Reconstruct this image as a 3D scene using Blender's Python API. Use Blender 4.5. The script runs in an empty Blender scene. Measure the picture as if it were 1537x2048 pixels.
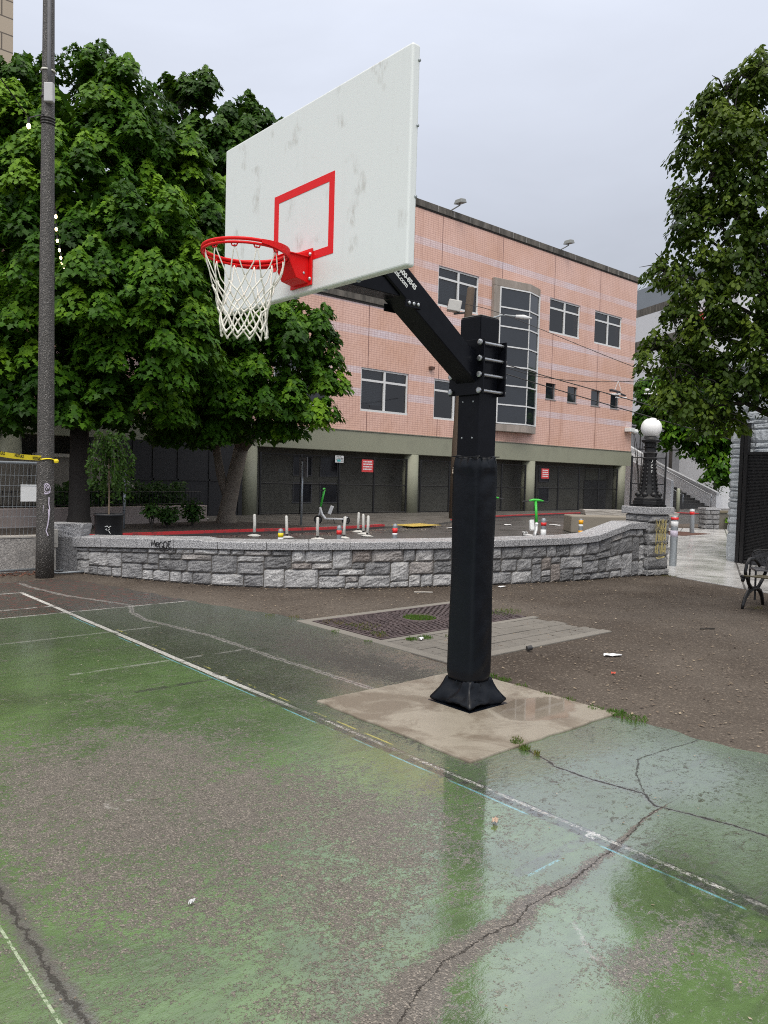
import bpy, bmesh, math, random
import numpy as np
from mathutils import Vector, Matrix
random.seed(7)
RNG = np.random.default_rng(7)
R = math.radians
SC = bpy.context.scene
COL = SC.collection
PI = math.pi

# ------------------------------------------------------------------ nodes
class NT:
    def __init__(s, name):
        s.mat = bpy.data.materials.new(name); s.mat.use_nodes = True
        s.t = s.mat.node_tree; s.t.nodes.clear()
        s.out = s.t.nodes.new('ShaderNodeOutputMaterial')
    def n(s, typ, **kw):
        x = s.t.nodes.new(typ)
        for k, v in kw.items(): setattr(x, k, v)
        return x
    def put(s, sock, v):
        if hasattr(v, 'is_linked'): s.t.links.new(v, sock)
        elif v is not None:
            if isinstance(v, (tuple, list)) and len(v) == 3 and sock.type == 'RGBA': v = (*v, 1)
            sock.default_value = v
    def m(s, op, a, b=None, c=None, clamp=False):
        x = s.n('ShaderNodeMath', operation=op, use_clamp=clamp)
        s.put(x.inputs[0], a)
        if b is not None: s.put(x.inputs[1], b)
        if c is not None: s.put(x.inputs[2], c)
        return x.outputs[0]
    def obj(s): return s.n('ShaderNodeTexCoord').outputs['Object']
    def sep(s, v):
        x = s.n('ShaderNodeSeparateXYZ'); s.put(x.inputs[0], v); return x.outputs
    def comb(s, a, b, c):
        x = s.n('ShaderNodeCombineXYZ')
        for i, v in enumerate((a, b, c)): s.put(x.inputs[i], v)
        return x.outputs[0]
    def scale(s, v, k):
        x = s.n('ShaderNodeVectorMath', operation='MULTIPLY'); s.put(x.inputs[0], v); x.inputs[1].default_value = k; return x.outputs[0]
    def noise(s, sc, det=3, rough=.55, vec=None, dist=0):
        x = s.n('ShaderNodeTexNoise'); x.inputs['Scale'].default_value = sc; x.inputs['Detail'].default_value = det
        x.inputs['Roughness'].default_value = rough; x.inputs['Distortion'].default_value = dist
        s.put(x.inputs['Vector'], vec if vec is not None else s.obj()); return x.outputs['Fac']
    def vor(s, sc, vec=None, feat='F1', out='Distance'):
        x = s.n('ShaderNodeTexVoronoi', feature=feat); x.inputs['Scale'].default_value = sc
        s.put(x.inputs['Vector'], vec if vec is not None else s.obj()); return x.outputs[out]
    def attr(s, name):
        x = s.n('ShaderNodeAttribute', attribute_name=name); return x.outputs['Fac']
    def ramp(s, f, stops, const=False):
        x = s.n('ShaderNodeValToRGB'); cr = x.color_ramp
        if const: cr.interpolation = 'CONSTANT'
        while len(cr.elements) < len(stops): cr.elements.new(.5)
        for e, (p, c) in zip(cr.elements, stops):
            e.position = p; e.color = (*c, 1) if isinstance(c, (tuple, list)) else (c, c, c, 1)
        s.put(x.inputs[0], f); return x.outputs[0]
    def mr(s, v, a, b, c=0., d=1.):
        x = s.n('ShaderNodeMapRange'); s.put(x.inputs[0], v)
        for i, k in enumerate((a, b, c, d)): x.inputs[i+1].default_value = k
        return x.outputs[0]
    def mix(s, f, a, b, mode='MIX'):
        x = s.n('ShaderNodeMix', data_type='RGBA', blend_type=mode)
        s.put(x.inputs[0], f); s.put(x.inputs[6], a); s.put(x.inputs[7], b); return x.outputs[2]
    def fmix(s, f, a, b):
        x = s.n('ShaderNodeMix', data_type='FLOAT'); s.put(x.inputs[0], f); s.put(x.inputs[2], a); s.put(x.inputs[3], b); return x.outputs[0]
    def bump(s, h, strength=.3, dist=.01, normal=None):
        x = s.n('ShaderNodeBump'); x.inputs['Strength'].default_value = strength; x.inputs['Distance'].default_value = dist
        s.put(x.inputs['Height'], h)
        if normal is not None: s.put(x.inputs['Normal'], normal)
        return x.outputs[0]
    def bsdf(s, col, rough=.6, metal=0., normal=None, ior=1.5, coat=0., coatr=.1, emit=None, estr=0.):
        x = s.n('ShaderNodeBsdfPrincipled')
        s.put(x.inputs['Base Color'], col); s.put(x.inputs['Roughness'], rough); s.put(x.inputs['Metallic'], metal)
        s.put(x.inputs['IOR'], ior); s.put(x.inputs['Coat Weight'], coat); x.inputs['Coat Roughness'].default_value = coatr
        if normal is not None: s.put(x.inputs['Normal'], normal)
        if emit is not None:
            s.put(x.inputs['Emission Color'], emit); x.inputs['Emission Strength'].default_value = estr
        return x.outputs[0]
    def done(s, sh):
        s.t.links.new(sh, s.out.inputs[0]); return s.mat

MATS = {}
def P(name, col, rough=.6, metal=0., var=.15, nscale=8., bump=0., bscale=40., bdist=.004, ior=1.5, coat=0., dark=None, dscale=2.5, dlo=.5, dhi=.75):
    """general painted/mineral surface: base colour with real stain variation and fine bump"""
    if name in MATS: return MATS[name]
    t = NT(name); o = t.obj()
    f = t.noise(nscale, 4, .6, o)
    c = t.mix(f, tuple(max(0, v*(1-var)) for v in col), tuple(v*(1+var) for v in col))
    if dark is not None:
        d = t.mr(t.noise(dscale, 5, .65, o), dlo, dhi); c = t.mix(d, c, dark)
    nrm = t.bump(t.noise(bscale, 3, .6, o), bump, bdist) if bump else None
    rr = t.mr(t.noise(nscale*2.3, 2, .5, o), .3, .7, rough*.85, min(1, rough*1.15))
    MATS[name] = t.done(t.bsdf(c, rr, metal, nrm, ior, coat)); return MATS[name]

# ------------------------------------------------------------------ mesh builder
def wloc(o):
    v = Vector((0, 0, 0))
    while o is not None: v += o.location; o = o.parent
    return v
class MB:
    def __init__(s): s.v = []; s.f = []; s.tint = []
    def add(s, vs, fs, M=None):
        b = len(s.v)
        s.v += [tuple(M @ Vector(p)) if M is not None else tuple(p) for p in vs]
        s.f += [tuple(i+b for i in f) for f in fs]; return s
    def box(s, x0, x1, y0, y1, z0, z1, M=None):
        return s.add([(x0,y0,z0),(x1,y0,z0),(x1,y1,z0),(x0,y1,z0),(x0,y0,z1),(x1,y0,z1),(x1,y1,z1),(x0,y1,z1)],
            [(3,2,1,0),(4,5,6,7),(0,1,5,4),(1,2,6,5),(2,3,7,6),(3,0,4,7)], M)
    def cbox(s, c, d, M=None):
        return s.box(c[0]-d[0]/2, c[0]+d[0]/2, c[1]-d[1]/2, c[1]+d[1]/2, c[2]-d[2]/2, c[2]+d[2]/2, M)
    def quad(s, a, b, c, d): return s.add([a, b, c, d], [(0,1,2,3)])
    def prism(s, poly, z0, z1, M=None):
        n = len(poly); z0 = z0 if isinstance(z0, (list, tuple)) else [z0]*n; z1 = z1 if isinstance(z1, (list, tuple)) else [z1]*n
        a = sum(poly[i][0]*poly[(i+1)%n][1]-poly[(i+1)%n][0]*poly[i][1] for i in range(n))
        if a < 0: poly = poly[::-1]; z0 = z0[::-1]; z1 = z1[::-1]
        vs = [(p[0],p[1],z0[i]) for i, p in enumerate(poly)]+[(p[0],p[1],z1[i]) for i, p in enumerate(poly)]
        return s.add(vs, [tuple(range(n))[::-1], tuple(range(n, 2*n))]+[(i,(i+1)%n,(i+1)%n+n,i+n) for i in range(n)], M)
    def tube(s, pts, r, n=8, closed=False, M=None, flat=1.0):
        pts = [Vector(p) for p in pts]; m = len(pts)
        rs = r if isinstance(r, (list, tuple)) else [r]*m
        T = []
        for i in range(m):
            a = pts[(i-1)%m] if (closed or i > 0) else pts[i]; b = pts[(i+1)%m] if (closed or i < m-1) else pts[i]
            t = (b-a); T.append(t.normalized() if t.length > 1e-9 else Vector((0,0,1)))
        u = T[0].orthogonal().normalized(); vs = []; fs = []
        for i in range(m):
            u = (u-T[i]*u.dot(T[i]));  u = u.normalized() if u.length > 1e-6 else T[i].orthogonal().normalized()
            w = T[i].cross(u)
            for k in range(n):
                a = 2*PI*k/n; vs.append(pts[i]+(u*math.cos(a)*flat+w*math.sin(a))*rs[i])
        for i in range(m if closed else m-1):
            j = (i+1) % m
            for k in range(n): fs.append((i*n+k, i*n+(k+1)%n, j*n+(k+1)%n, j*n+k))
        if not closed: fs += [tuple(range(n))[::-1], tuple((m-1)*n+k for k in range(n))]
        return s.add(vs, fs, M)
    def cyl(s, a, b, r, n=12, r2=None): return s.tube([a, b], [r, r if r2 is None else r2], n)
    def lathe(s, prof, c=(0,0,0), n=20, M=None, rot=0.):
        vs = []; fs = []; m = len(prof)
        for r, z in prof:
            for k in range(n):
                a = 2*PI*k/n+rot; vs.append((c[0]+r*math.cos(a), c[1]+r*math.sin(a), c[2]+z))
        for i in range(m-1):
            for k in range(n): fs.append((i*n+k, i*n+(k+1)%n, (i+1)*n+(k+1)%n, (i+1)*n+k))
        fs += [tuple(range(n))[::-1], tuple((m-1)*n+k for k in range(n))]
        return s.add(vs, fs, M)
    def build(s, name, mat, parent=None, smooth=False, bevel=0., local=False, xf=None, seg=2):
        me = bpy.data.meshes.new(name)
        off = Vector((0,0,0)) if (local or parent is None) else wloc(parent)
        vs = s.v if xf is None else [xf(p) for p in s.v]
        me.from_pydata([(p[0]-off[0], p[1]-off[1], p[2]-off[2]) for p in vs], [], s.f); me.update()
        o = bpy.data.objects.new(name, me); COL.objects.link(o); me.materials.append(mat)
        if parent is not None: o.parent = parent
        if smooth: me.shade_smooth()
        if bevel:
            b = o.modifiers.new('bevel', 'BEVEL'); b.width = bevel; b.segments = seg; b.limit_method = 'ANGLE'; b.angle_limit = R(40)
        if s.tint:
            at = me.attributes.new('tint', 'FLOAT', 'POINT'); at.data.foreach_set('value', np.array(s.tint, dtype=np.float32))
        return o
def tag(o, label=None, cat=None, group=None, kind=None):
    if label: o['label'] = label
    if cat: o['category'] = cat
    if group: o['group'] = group
    if kind: o['kind'] = kind
    return o
def thing(name, label, cat, loc=(0,0,0), rz=0., group=None):
    o = bpy.data.objects.new(name, None); COL.objects.link(o); o.location = loc; o.rotation_euler = (0,0,rz); o.empty_display_size = .1
    return tag(o, label, cat, group)
def copy_tree(o, parent=None):
    c = o.copy(); COL.objects.link(c)
    if parent is not None: c.parent = parent
    for ch in list(o.children): copy_tree(ch, c)
    return c
def struct(o): o['kind'] = 'structure'; return o
def frame(origin, right, up):
    r = Vector(right).normalized(); u = Vector(up).normalized(); n = r.cross(u).normalized(); u = n.cross(r)
    M = Matrix.Identity(4)
    for i in range(3): M[i][0] = r[i]; M[i][1] = u[i]; M[i][2] = n[i]; M[i][3] = origin[i]
    return M
def text(name, body, size, mat, parent, M, extrude=.0015, bold=0., sx=1.):
    cu = bpy.data.curves.new(name, 'FONT'); cu.body = body; cu.size = size; cu.extrude = extrude; cu.offset = bold
    tmp = bpy.data.objects.new('tmp_text', cu); COL.objects.link(tmp)
    me = bpy.data.meshes.new_from_object(tmp); bpy.data.objects.remove(tmp)
    off = wloc(parent) if parent is not None else Vector((0,0,0))
    S = Matrix.Diagonal((sx,1,1,1)); me.transform(Matrix.Translation(-off) @ M @ S)
    me.name = name; me.materials.clear(); me.materials.append(mat)
    o = bpy.data.objects.new(name, me); COL.objects.link(o); o.parent = parent
    return o
def strokes(mb, M, lines, r, n=5):
    for ln in lines: mb.tube([M @ Vector((p[0], p[1], 0)) for p in ln], r, n)
    return mb
def arc(cx, cy, rx, ry, a0, a1, n=10): return [(cx+rx*math.cos(R(a0+(a1-a0)*i/n)), cy+ry*math.sin(R(a0+(a1-a0)*i/n))) for i in range(n+1)]
def spline(pts, per=8):
    pts = [np.array(p, float) for p in pts]; P_ = [2*pts[0]-pts[1]]+pts+[2*pts[-1]-pts[-2]]; out = []
    for i in range(1, len(P_)-2):
        a, b, c, d = P_[i-1:i+3]
        for k in range(per):
            t = k/per; out.append(.5*(2*b+(c-a)*t+(2*a-5*b+4*c-d)*t*t+(3*b-a-3*c+d)*t**3))
    return out+[pts[-1]]

# ------------------------------------------------------------------ camera
cam = bpy.data.cameras.new('camera'); co = bpy.data.objects.new('camera', cam); COL.objects.link(co)
co.location = (-4.2412, -3.8120, 1.6368)
Fw = Vector((.66061, .74930, -.04631)); Rt = Vector((.75066, -.66013, .02727)); Up = Rt.cross(Fw)
Mc = Matrix.Identity(3)
for i in range(3): Mc[i][0] = Rt[i]; Mc[i][1] = Up[i]; Mc[i][2] = -Fw[i]
co.rotation_euler = Mc.to_euler()
cam.sensor_fit = 'VERTICAL'; cam.sensor_height = 24.; cam.sensor_width = 18.; cam.lens = 24.*1542.5/2048
cam.clip_end = 2000; cam.clip_start = .05
SC.camera = co

# ------------------------------------------------------------------ world and sun
SUN_EL, SUN_AZ = R(52), R(222)      # high, behind the camera to its left
sd = Vector((math.cos(SUN_EL)*math.cos(SUN_AZ), math.cos(SUN_EL)*math.sin(SUN_AZ), math.sin(SUN_EL)))
w = bpy.data.worlds.new('World'); SC.world = w; w.use_nodes = True; wt = w.node_tree; wt.nodes.clear()
W = NT.__new__(NT); W.t = wt
sky = W.n('ShaderNodeTexSky', sky_type='NISHITA', sun_disc=False, sun_elevation=SUN_EL, sun_rotation=PI/2-SUN_AZ, air_density=2., dust_density=4.)
g = W.n('ShaderNodeTexCoord').outputs['Generated']
zz = W.m('MAXIMUM', W.sep(g)[2], 0.)
dv = W.n('ShaderNodeVectorMath', operation='DOT_PRODUCT'); W.put(dv.inputs[0], g); dv.inputs[1].default_value = sd
glow = W.m('POWER', W.m('MAXIMUM', dv.outputs['Value'], 0.), 2.)
cl = W.mr(W.noise(1.7, 5, .55, W.scale(g, (1, 1, 2.5)), .6), .3, .7, .90, 1.08)
lum = W.m('MULTIPLY', W.m('ADD', W.m('MULTIPLY_ADD', W.m('POWER', zz, 2.2), 13., 4.95), W.m('MULTIPLY', glow, 5.)), cl)
tone_ = W.mix(W.mr(zz, .5, .85), (.94, 1.0, 1.15), (1.06, 1.0, .93)); oc = W.n('ShaderNodeVectorMath', operation='SCALE'); W.put(oc.inputs[0], tone_); W.put(oc.inputs['Scale'], lum)
mixc = W.mix(.93, sky.outputs[0], oc.outputs[0])
bg = W.n('ShaderNodeBackground'); W.put(bg.inputs[0], mixc); bg.inputs[1].default_value = .1
wo = W.n('ShaderNodeOutputWorld'); wt.links.new(bg.outputs[0], wo.inputs[0])
sl = bpy.data.lights.new('sun', 'SUN'); sl.energy = 1.2; sl.angle = R(25); sl.color = (1, .95, .87)
so = bpy.data.objects.new('sun', sl); COL.objects.link(so); so.location = (0, 0, 30)
so.rotation_euler = sd.to_track_quat('Z', 'Y').to_euler()
SC.view_settings.view_transform = 'Standard'; SC.view_settings.look = 'None'; SC.view_settings.exposure = .18; SC.view_settings.gamma = 1
SC.cycles.max_bounces = 6; SC.cycles.diffuse_bounces = 3; SC.cycles.glossy_bounces = 3; SC.cycles.transparent_max_bounces = 8
SC.cycles.sample_clamp_indirect = 4; SC.cycles.filter_width = 1.05; SC.cycles.use_denoising = False

# ------------------------------------------------------------------ materials
black_paint = P('black_paint', (.0045,.005,.0075), .3, var=.3, nscale=14, bump=.06, bscale=90, dark=(.010,.011,.014), dscale=5, ior=1.24)
black_vinyl = P('black_vinyl', (.0045,.006,.009), .27, var=.25, nscale=6, bump=.22, bscale=14, bdist=.012, ior=1.3)
black_iron = P('black_iron', (.009,.009,.01), .42, var=.3, nscale=30, bump=.2, bscale=60)
steel = P('galvanised_steel', (.52,.54,.56), .38, .9, var=.12, nscale=25)
steel_dull = P('dull_galvanised', (.33,.36,.38), .5, .55, var=.2, nscale=12)
white_paint = P('white_paint', (.74,.76,.74), .35, var=.05, nscale=4)
red_paint = P('red_paint', (.74,.010,.012), .35, var=.06, nscale=9, ior=1.3)
rope = P('white_cord', (.78,.76,.68), .8, var=.12, nscale=60)
concrete_pale = P('pale_concrete', (.40,.38,.35), .8, var=.12, nscale=3, bump=.2, bscale=50, dark=(.26,.24,.21), dscale=1.4)
frame_white = P('window_frame_white', (.70,.71,.70), .4, var=.06)
olive = P('olive_painted_concrete', (.275,.28,.205), .6, var=.07, nscale=1.2, bump=.05, dark=(.22,.22,.165), dscale=.8, dlo=.55, dhi=.8)
dark_olive = P('dark_olive_wall', (.10,.097,.08), .7, var=.14, nscale=1.1)
mesh_black = P('black_fence_screen', (.012,.012,.013), .6, var=.2)
grey_paint_stone = P('grey_painted_stone', (.40,.43,.45), .55, var=.12, nscale=5, bump=.9, bscale=9, bdist=.05)
bark_grey = P('maple_bark', (.15,.125,.10), .85, var=.35, nscale=14, bump=.7, bscale=26, bdist=.03, dark=(.20,.18,.14), dscale=4)
bark_dark = P('dark_bark', (.035,.03,.025), .85, var=.3, nscale=14, bump=.5, bscale=30, bdist=.02)
wood_pole = P('weathered_wood', (.09,.065,.045), .85, var=.35, nscale=20, bump=.5, bscale=50, bdist=.01)
beige_stone = P('beige_stone', (.47,.40,.31), .8, var=.1, nscale=.8)
planter_pink = P('pale_pink_render', (.36,.30,.27), .75, var=.1, nscale=1.5, dark=(.28,.23,.2), dscale=1.2)
green_paint = P('bright_green_paint', (.05,.52,.055), .3, var=.08)
scooter_white = P('white_scooter_paint', (.82,.83,.83), .3, var=.06)
rubber = P('black_rubber', (.015,.015,.016), .6, var=.2)
yellow = P('yellow_plastic', (.85,.68,.02), .45, var=.06)
orange = P('amber_reflective', (.85,.40,.01), .4, var=.06)
red_band = P('red_reflective', (.75,.03,.03), .4, var=.08)
post_white = P('scuffed_white_plastic', (.62,.61,.57), .5, var=.15, nscale=25, dark=(.3,.28,.25), dscale=9, dlo=.6, dhi=.75)
sign_red = P('red_sign', (.62,.06,.06), .45, var=.06)
sign_white = P('white_sign', (.75,.76,.76), .45, var=.05)
ink = P('black_ink', (.012,.012,.014), .6, var=.1)
chalk_yellow = P('yellow_chalk_paint', (.50,.42,.17), .85, var=.3, nscale=40)
lilac = P('lilac_paint', (.55,.50,.60), .7, var=.2, nscale=30)
glass = NT('window_glass'); _o = glass.obj()
glass_dark = glass.done(glass.bsdf(glass.mix(glass.noise(.6, 3), (.010,.012,.016), (.022,.027,.033)), .04, 0., glass.bump(glass.noise(.9, 1), .05, .02), 1.72))
t = NT('clear_window_glass'); lw_ = t.n('ShaderNodeFresnel'); lw_.inputs[0].default_value = 1.85
gl_ = t.n('ShaderNodeBsdfGlossy'); gl_.inputs['Roughness'].default_value = .03; t.put(gl_.inputs['Normal'], t.bump(t.noise(.8, 1), .05, .02))
tp_ = t.n('ShaderNodeBsdfTransparent'); tp_.inputs[0].default_value = (.42,.46,.48,1); ms_ = t.n('ShaderNodeMixShader')
t.put(ms_.inputs[0], lw_.outputs[0]); t.t.links.new(tp_.outputs[0], ms_.inputs[1]); t.t.links.new(gl_.outputs[0], ms_.inputs[2]); glass = t.done(ms_.outputs[0])
globe_mat = NT('milk_glass'); globe_mat = globe_mat.done(globe_mat.bsdf(globe_mat.mix(globe_mat.mr(globe_mat.noise(9,4),.5,.75), (.95,.95,.94), (.80,.80,.77)), .22))
bulb_mat = NT('lit_bulb'); bulb_mat = bulb_mat.done(bulb_mat.bsdf((1,.8,.5), .3, emit=(1,.72,.36), estr=9.))

def mat_backboard():
    t = NT('white_backboard'); o = t.obj(); s = t.sep(o)
    sm = t.noise(5.2, 2, .45, o); fine = t.noise(38, 3, .7, t.scale(o, (1,1,.4)))
    m = t.m('MULTIPLY', t.mr(sm, .60, .69), t.mr(fine, .38, .62), clamp=True)
    streak = t.noise(1., 4, .6, t.scale(o, (1, 28, 1.2)))
    c = t.mix(t.m('MULTIPLY', m, .62), (.73,.765,.755), (.45,.44,.40))
    c = t.mix(t.mr(streak, .55, .8, 0, .25), c, (.62,.64,.62))
    drop = t.vor(120, o)
    b = t.bump(t.m('SUBTRACT', 0., t.mr(drop, 0., .25)), .25, .002)
    return t.done(t.bsdf(c, t.mr(fine, .3, .7, .24, .42), normal=b))
backboard_mat = mat_backboard()

def mat_facade():
    t = NT('pink_tile_facade'); o = t.obj(); s = t.sep(o); uv = t.comb(s[0], s[2], 0.)
    br = t.n('ShaderNodeTexBrick', offset=0., squash=1.)
    t.put(br.inputs['Vector'], uv); br.inputs['Scale'].default_value = 1.
    br.inputs['Brick Width'].default_value = .155; br.inputs['Row Height'].default_value = .092
    br.inputs['Mortar Size'].default_value = .010; br.inputs['Mortar Smooth'].default_value = .2
    br.inputs['Color1'].default_value = (1,1,1,1); br.inputs['Color2'].default_value = (0,0,0,1); br.inputs['Mortar'].default_value = (.5,.5,.5,1)
    rnd = br.outputs['Color']; mort = br.outputs['Fac']
    pink = t.mix(t.m('MULTIPLY', rnd, .5), (.755,.485,.395), (.81,.545,.455))
    pink = t.mix(t.mr(t.noise(.35, 4, .6, o), .4, .75), pink, (.65,.38,.265))
    lav = t.mix(rnd, (.66,.60,.67), (.76,.70,.76))
    bands = [(4.9,5.2),(5.8,6.1),(7.42,7.72),(8.62,8.95),(9.87,10.2),(10.8,11.15),(11.77,12.12)]
    st = [(0., 0.)]
    for a, b in bands: st += [(a/14., 1.), (b/14., 0.)]
    bm = t.ramp(t.m('DIVIDE', s[2], 14.), st, True)
    fade = t.mr(t.noise(.5, 3, .6, t.scale(o, (.5,1,.3))), .38, .62, .3, .75)
    c = t.mix(t.m('MULTIPLY', bm, fade), pink, lav)
    # bands of the lower storey's right end are weathered to a grey brown
    low = t.m('MULTIPLY', t.mr(s[0], 25., 30.), t.mr(s[2], 9.2, 7.6))
    c = t.mix(t.m('MULTIPLY', t.m('MULTIPLY', bm, low), .55), c, (.36,.24,.20))
    drip = t.mr(t.noise(1., 4, .65, t.scale(o, (1.6,1,.12))), .55, .8, 0, .55)
    c = t.mix(drip, c, (.42,.22,.15))
    c = t.mix(t.m('MULTIPLY', mort, .45), c, (.26,.12,.10))
    jx = t.m('ABSOLUTE', t.m('SUBTRACT', t.m('MODULO', t.m('ADD', s[0], 42.75), 4.17), 2.085))
    joint = t.m('LESS_THAN', jx, .022)
    c = t.mix(t.m('MULTIPLY', joint, .75), c, (.16,.07,.06))
    return t.done(t.bsdf(c, .38, normal=t.bump(t.m('SUBTRACT', 1., mort), .35, .006)))
facade_mat = mat_facade()

def mat_stained(name, top, bot, rough=.8):
    """concrete with dark organic run-off stains of its own"""
    t = NT(name); o = t.obj()
    st = t.noise(1., 5, .7, t.scale(o, (2.4, 2.4, .35)))
    c = t.mix(t.mr(st, .36, .6), top, bot); c = t.mix(t.mr(t.noise(9,4,.6,o), .45, .75, 0, .5), c, tuple(v*.6 for v in top))
    return t.done(t.bsdf(c, rough, normal=t.bump(t.noise(30,3,.6,o), .3, .01)))
parapet_mat = mat_stained('stained_parapet_concrete', (.055,.05,.042), (.15,.135,.115))
bay_mat = mat_stained('weathered_bay_concrete', (.38,.33,.29), (.27,.235,.20))
conc_wall_mat = mat_stained('weathered_grey_concrete', (.17,.175,.19), (.22,.225,.235))
stair_wall_mat = mat_stained('pale_grey_stair_concrete', (.78,.785,.80), (.84,.845,.85))

def mat_stone(name, tone=1.):
    t = NT(name); o = t.obj(); a = t.attr('tint')
    base = t.ramp(a, [(0., (.06*tone,.062*tone,.068*tone)), (.28, (.18*tone,.182*tone,.19*tone)), (.55, (.42*tone,.42*tone,.422*tone)), (.85, (.60*tone,.595*tone,.585*tone)), (.97, (.22*tone,.17*tone,.14*tone))])
    sp = t.noise(55, 3, .75, o)
    c = t.mix(t.mr(sp, .34, .66), t.mix(.6, base, (.04,.04,.042)), t.mix(.28, base, (.80,.79,.77)))
    c = t.mix(t.mr(t.noise(4, 4, .6, o), .55, .8, 0, .5), c, (.06,.058,.055))
    h = t.m('ADD', t.noise(11, 5, .65, o, 1.), t.m('MULTIPLY', t.noise(60, 2, .6, o), .15))
    return t.done(t.bsdf(c, t.mr(sp, .3, .7, .45, .75), normal=t.bump(h, .9, .03)))
stone_mat = mat_stone('rock_faced_granite'); stone_dark = mat_stone('damp_rock_faced_granite', .72)
def mat_granite():
    t = NT('granite_cap'); o = t.obj(); sp = t.noise(75, 2, .8, o); a = t.vor(90, o, out='Color')
    c = t.mix(t.mr(sp, .38, .62), (.10,.102,.11), (.58,.58,.585))
    c = t.mix(t.mr(t.noise(2.2, 4, .6, o), .55, .8, 0, .5), c, (.16,.16,.165))
    return t.done(t.bsdf(c, t.mr(t.noise(6, 2, .5, o), .35, .65, .22, .5), normal=t.bump(sp, .5, .006)))
granite = mat_granite()
mortar = P('dark_mortar', (.085,.078,.07), .9, var=.3, bump=.4)
def mat_aggregate():
    t = NT('exposed_aggregate_pole'); o = t.obj()
    v = t.vor(75, o); col = t.vor(75, o, out='Color'); 
    g = t.n('ShaderNodeSeparateColor'); t.put(g.inputs[0], col)
    peb = t.ramp(g.outputs[0], [(0, (.05,.047,.042)), (.6, (.11,.10,.088)), (.85, (.20,.185,.165)), (.97, (.36,.34,.32))])
    c = t.mix(t.mr(v, .25, .55), peb, (.05,.047,.043))
    return t.done(t.bsdf(c, .5, normal=t.bump(t.m('SUBTRACT', 0., v), .6, .012)))
aggregate = mat_aggregate()
jersey_mat = NT('rough_cast_concrete'); _t = jersey_mat; _o = _t.obj()
_c = _t.mix(_t.mr(_t.noise(40,4,.75,_o), .42, .6), (.20,.19,.18), (.42,.40,.375)); _c = _t.mix(_t.mr(_t.noise(2.2,4,.6,_o), .55,.75,0,.7), _c, (.15,.145,.14))
jersey_mat = _t.done(_t.bsdf(_c, .85, normal=_t.bump(_t.noise(45,4,.7,_o), .8, .02)))

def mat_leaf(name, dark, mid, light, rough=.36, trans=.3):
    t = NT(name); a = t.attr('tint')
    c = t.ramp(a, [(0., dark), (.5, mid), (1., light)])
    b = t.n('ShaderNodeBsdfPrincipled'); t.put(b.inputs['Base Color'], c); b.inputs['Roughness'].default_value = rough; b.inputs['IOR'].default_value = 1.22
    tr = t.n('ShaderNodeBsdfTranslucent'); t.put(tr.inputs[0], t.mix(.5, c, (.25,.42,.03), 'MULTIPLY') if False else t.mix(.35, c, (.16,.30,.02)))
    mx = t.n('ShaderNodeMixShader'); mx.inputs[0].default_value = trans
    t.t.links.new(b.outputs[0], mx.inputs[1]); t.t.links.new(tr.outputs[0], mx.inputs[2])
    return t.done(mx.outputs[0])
leaf_maple = mat_leaf('maple_leaf', (.015,.047,.005), (.046,.124,.009), (.150,.285,.016), .42, .22)
leaf_back = mat_leaf('shaded_maple_leaf', (.011,.035,.005), (.025,.070,.008), (.06,.13,.013), .42, .18)
leaf_plaza = mat_leaf('olive_green_leaf', (.016,.036,.005), (.045,.080,.010), (.130,.185,.022), .42, .26)
leaf_hedge = mat_leaf('hedge_leaf', (.018,.045,.012), (.03,.075,.016), (.07,.14,.025))
leaf_weep = mat_leaf('weeping_leaf', (.022,.055,.013), (.042,.09,.02), (.08,.15,.03))

# ------------------------------------------------------------------ the setting: ground sheets
def mat_dirt():
    t = NT('wet_gravelly_dirt'); o = t.obj()
    f = t.noise(1.1, 5, .6, o); g = t.noise(38, 4, .75, o); v = t.vor(70, o); cv = t.vor(70, o, out='Color')
    sc = t.n('ShaderNodeSeparateColor'); t.put(sc.inputs[0], cv)
    c = t.mix(t.mr(t.noise(.32, 4, .6, o), .38, .62), t.mix(f, (.058,.046,.037), (.105,.085,.069)), t.mix(f, (.105,.087,.072), (.190,.163,.137)))
    c = t.mix(t.mr(g, .35, .65), t.mix(.35, c, (.02,.016,.013)), c)
    c = t.mix(t.mr(sc.outputs[0], .86, .97, 0, .55), c, (.26,.22,.18))
    return t.done(t.bsdf(c, t.mr(f, .3, .7, .6, .9), normal=t.bump(t.m('ADD', g, t.m('MULTIPLY', v, -.6)), .7, .02), ior=1.18))
ground = MB().box(-300, 300, -300, 300, -.6, 0).build('ground', mat_dirt()); struct(ground)

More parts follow.
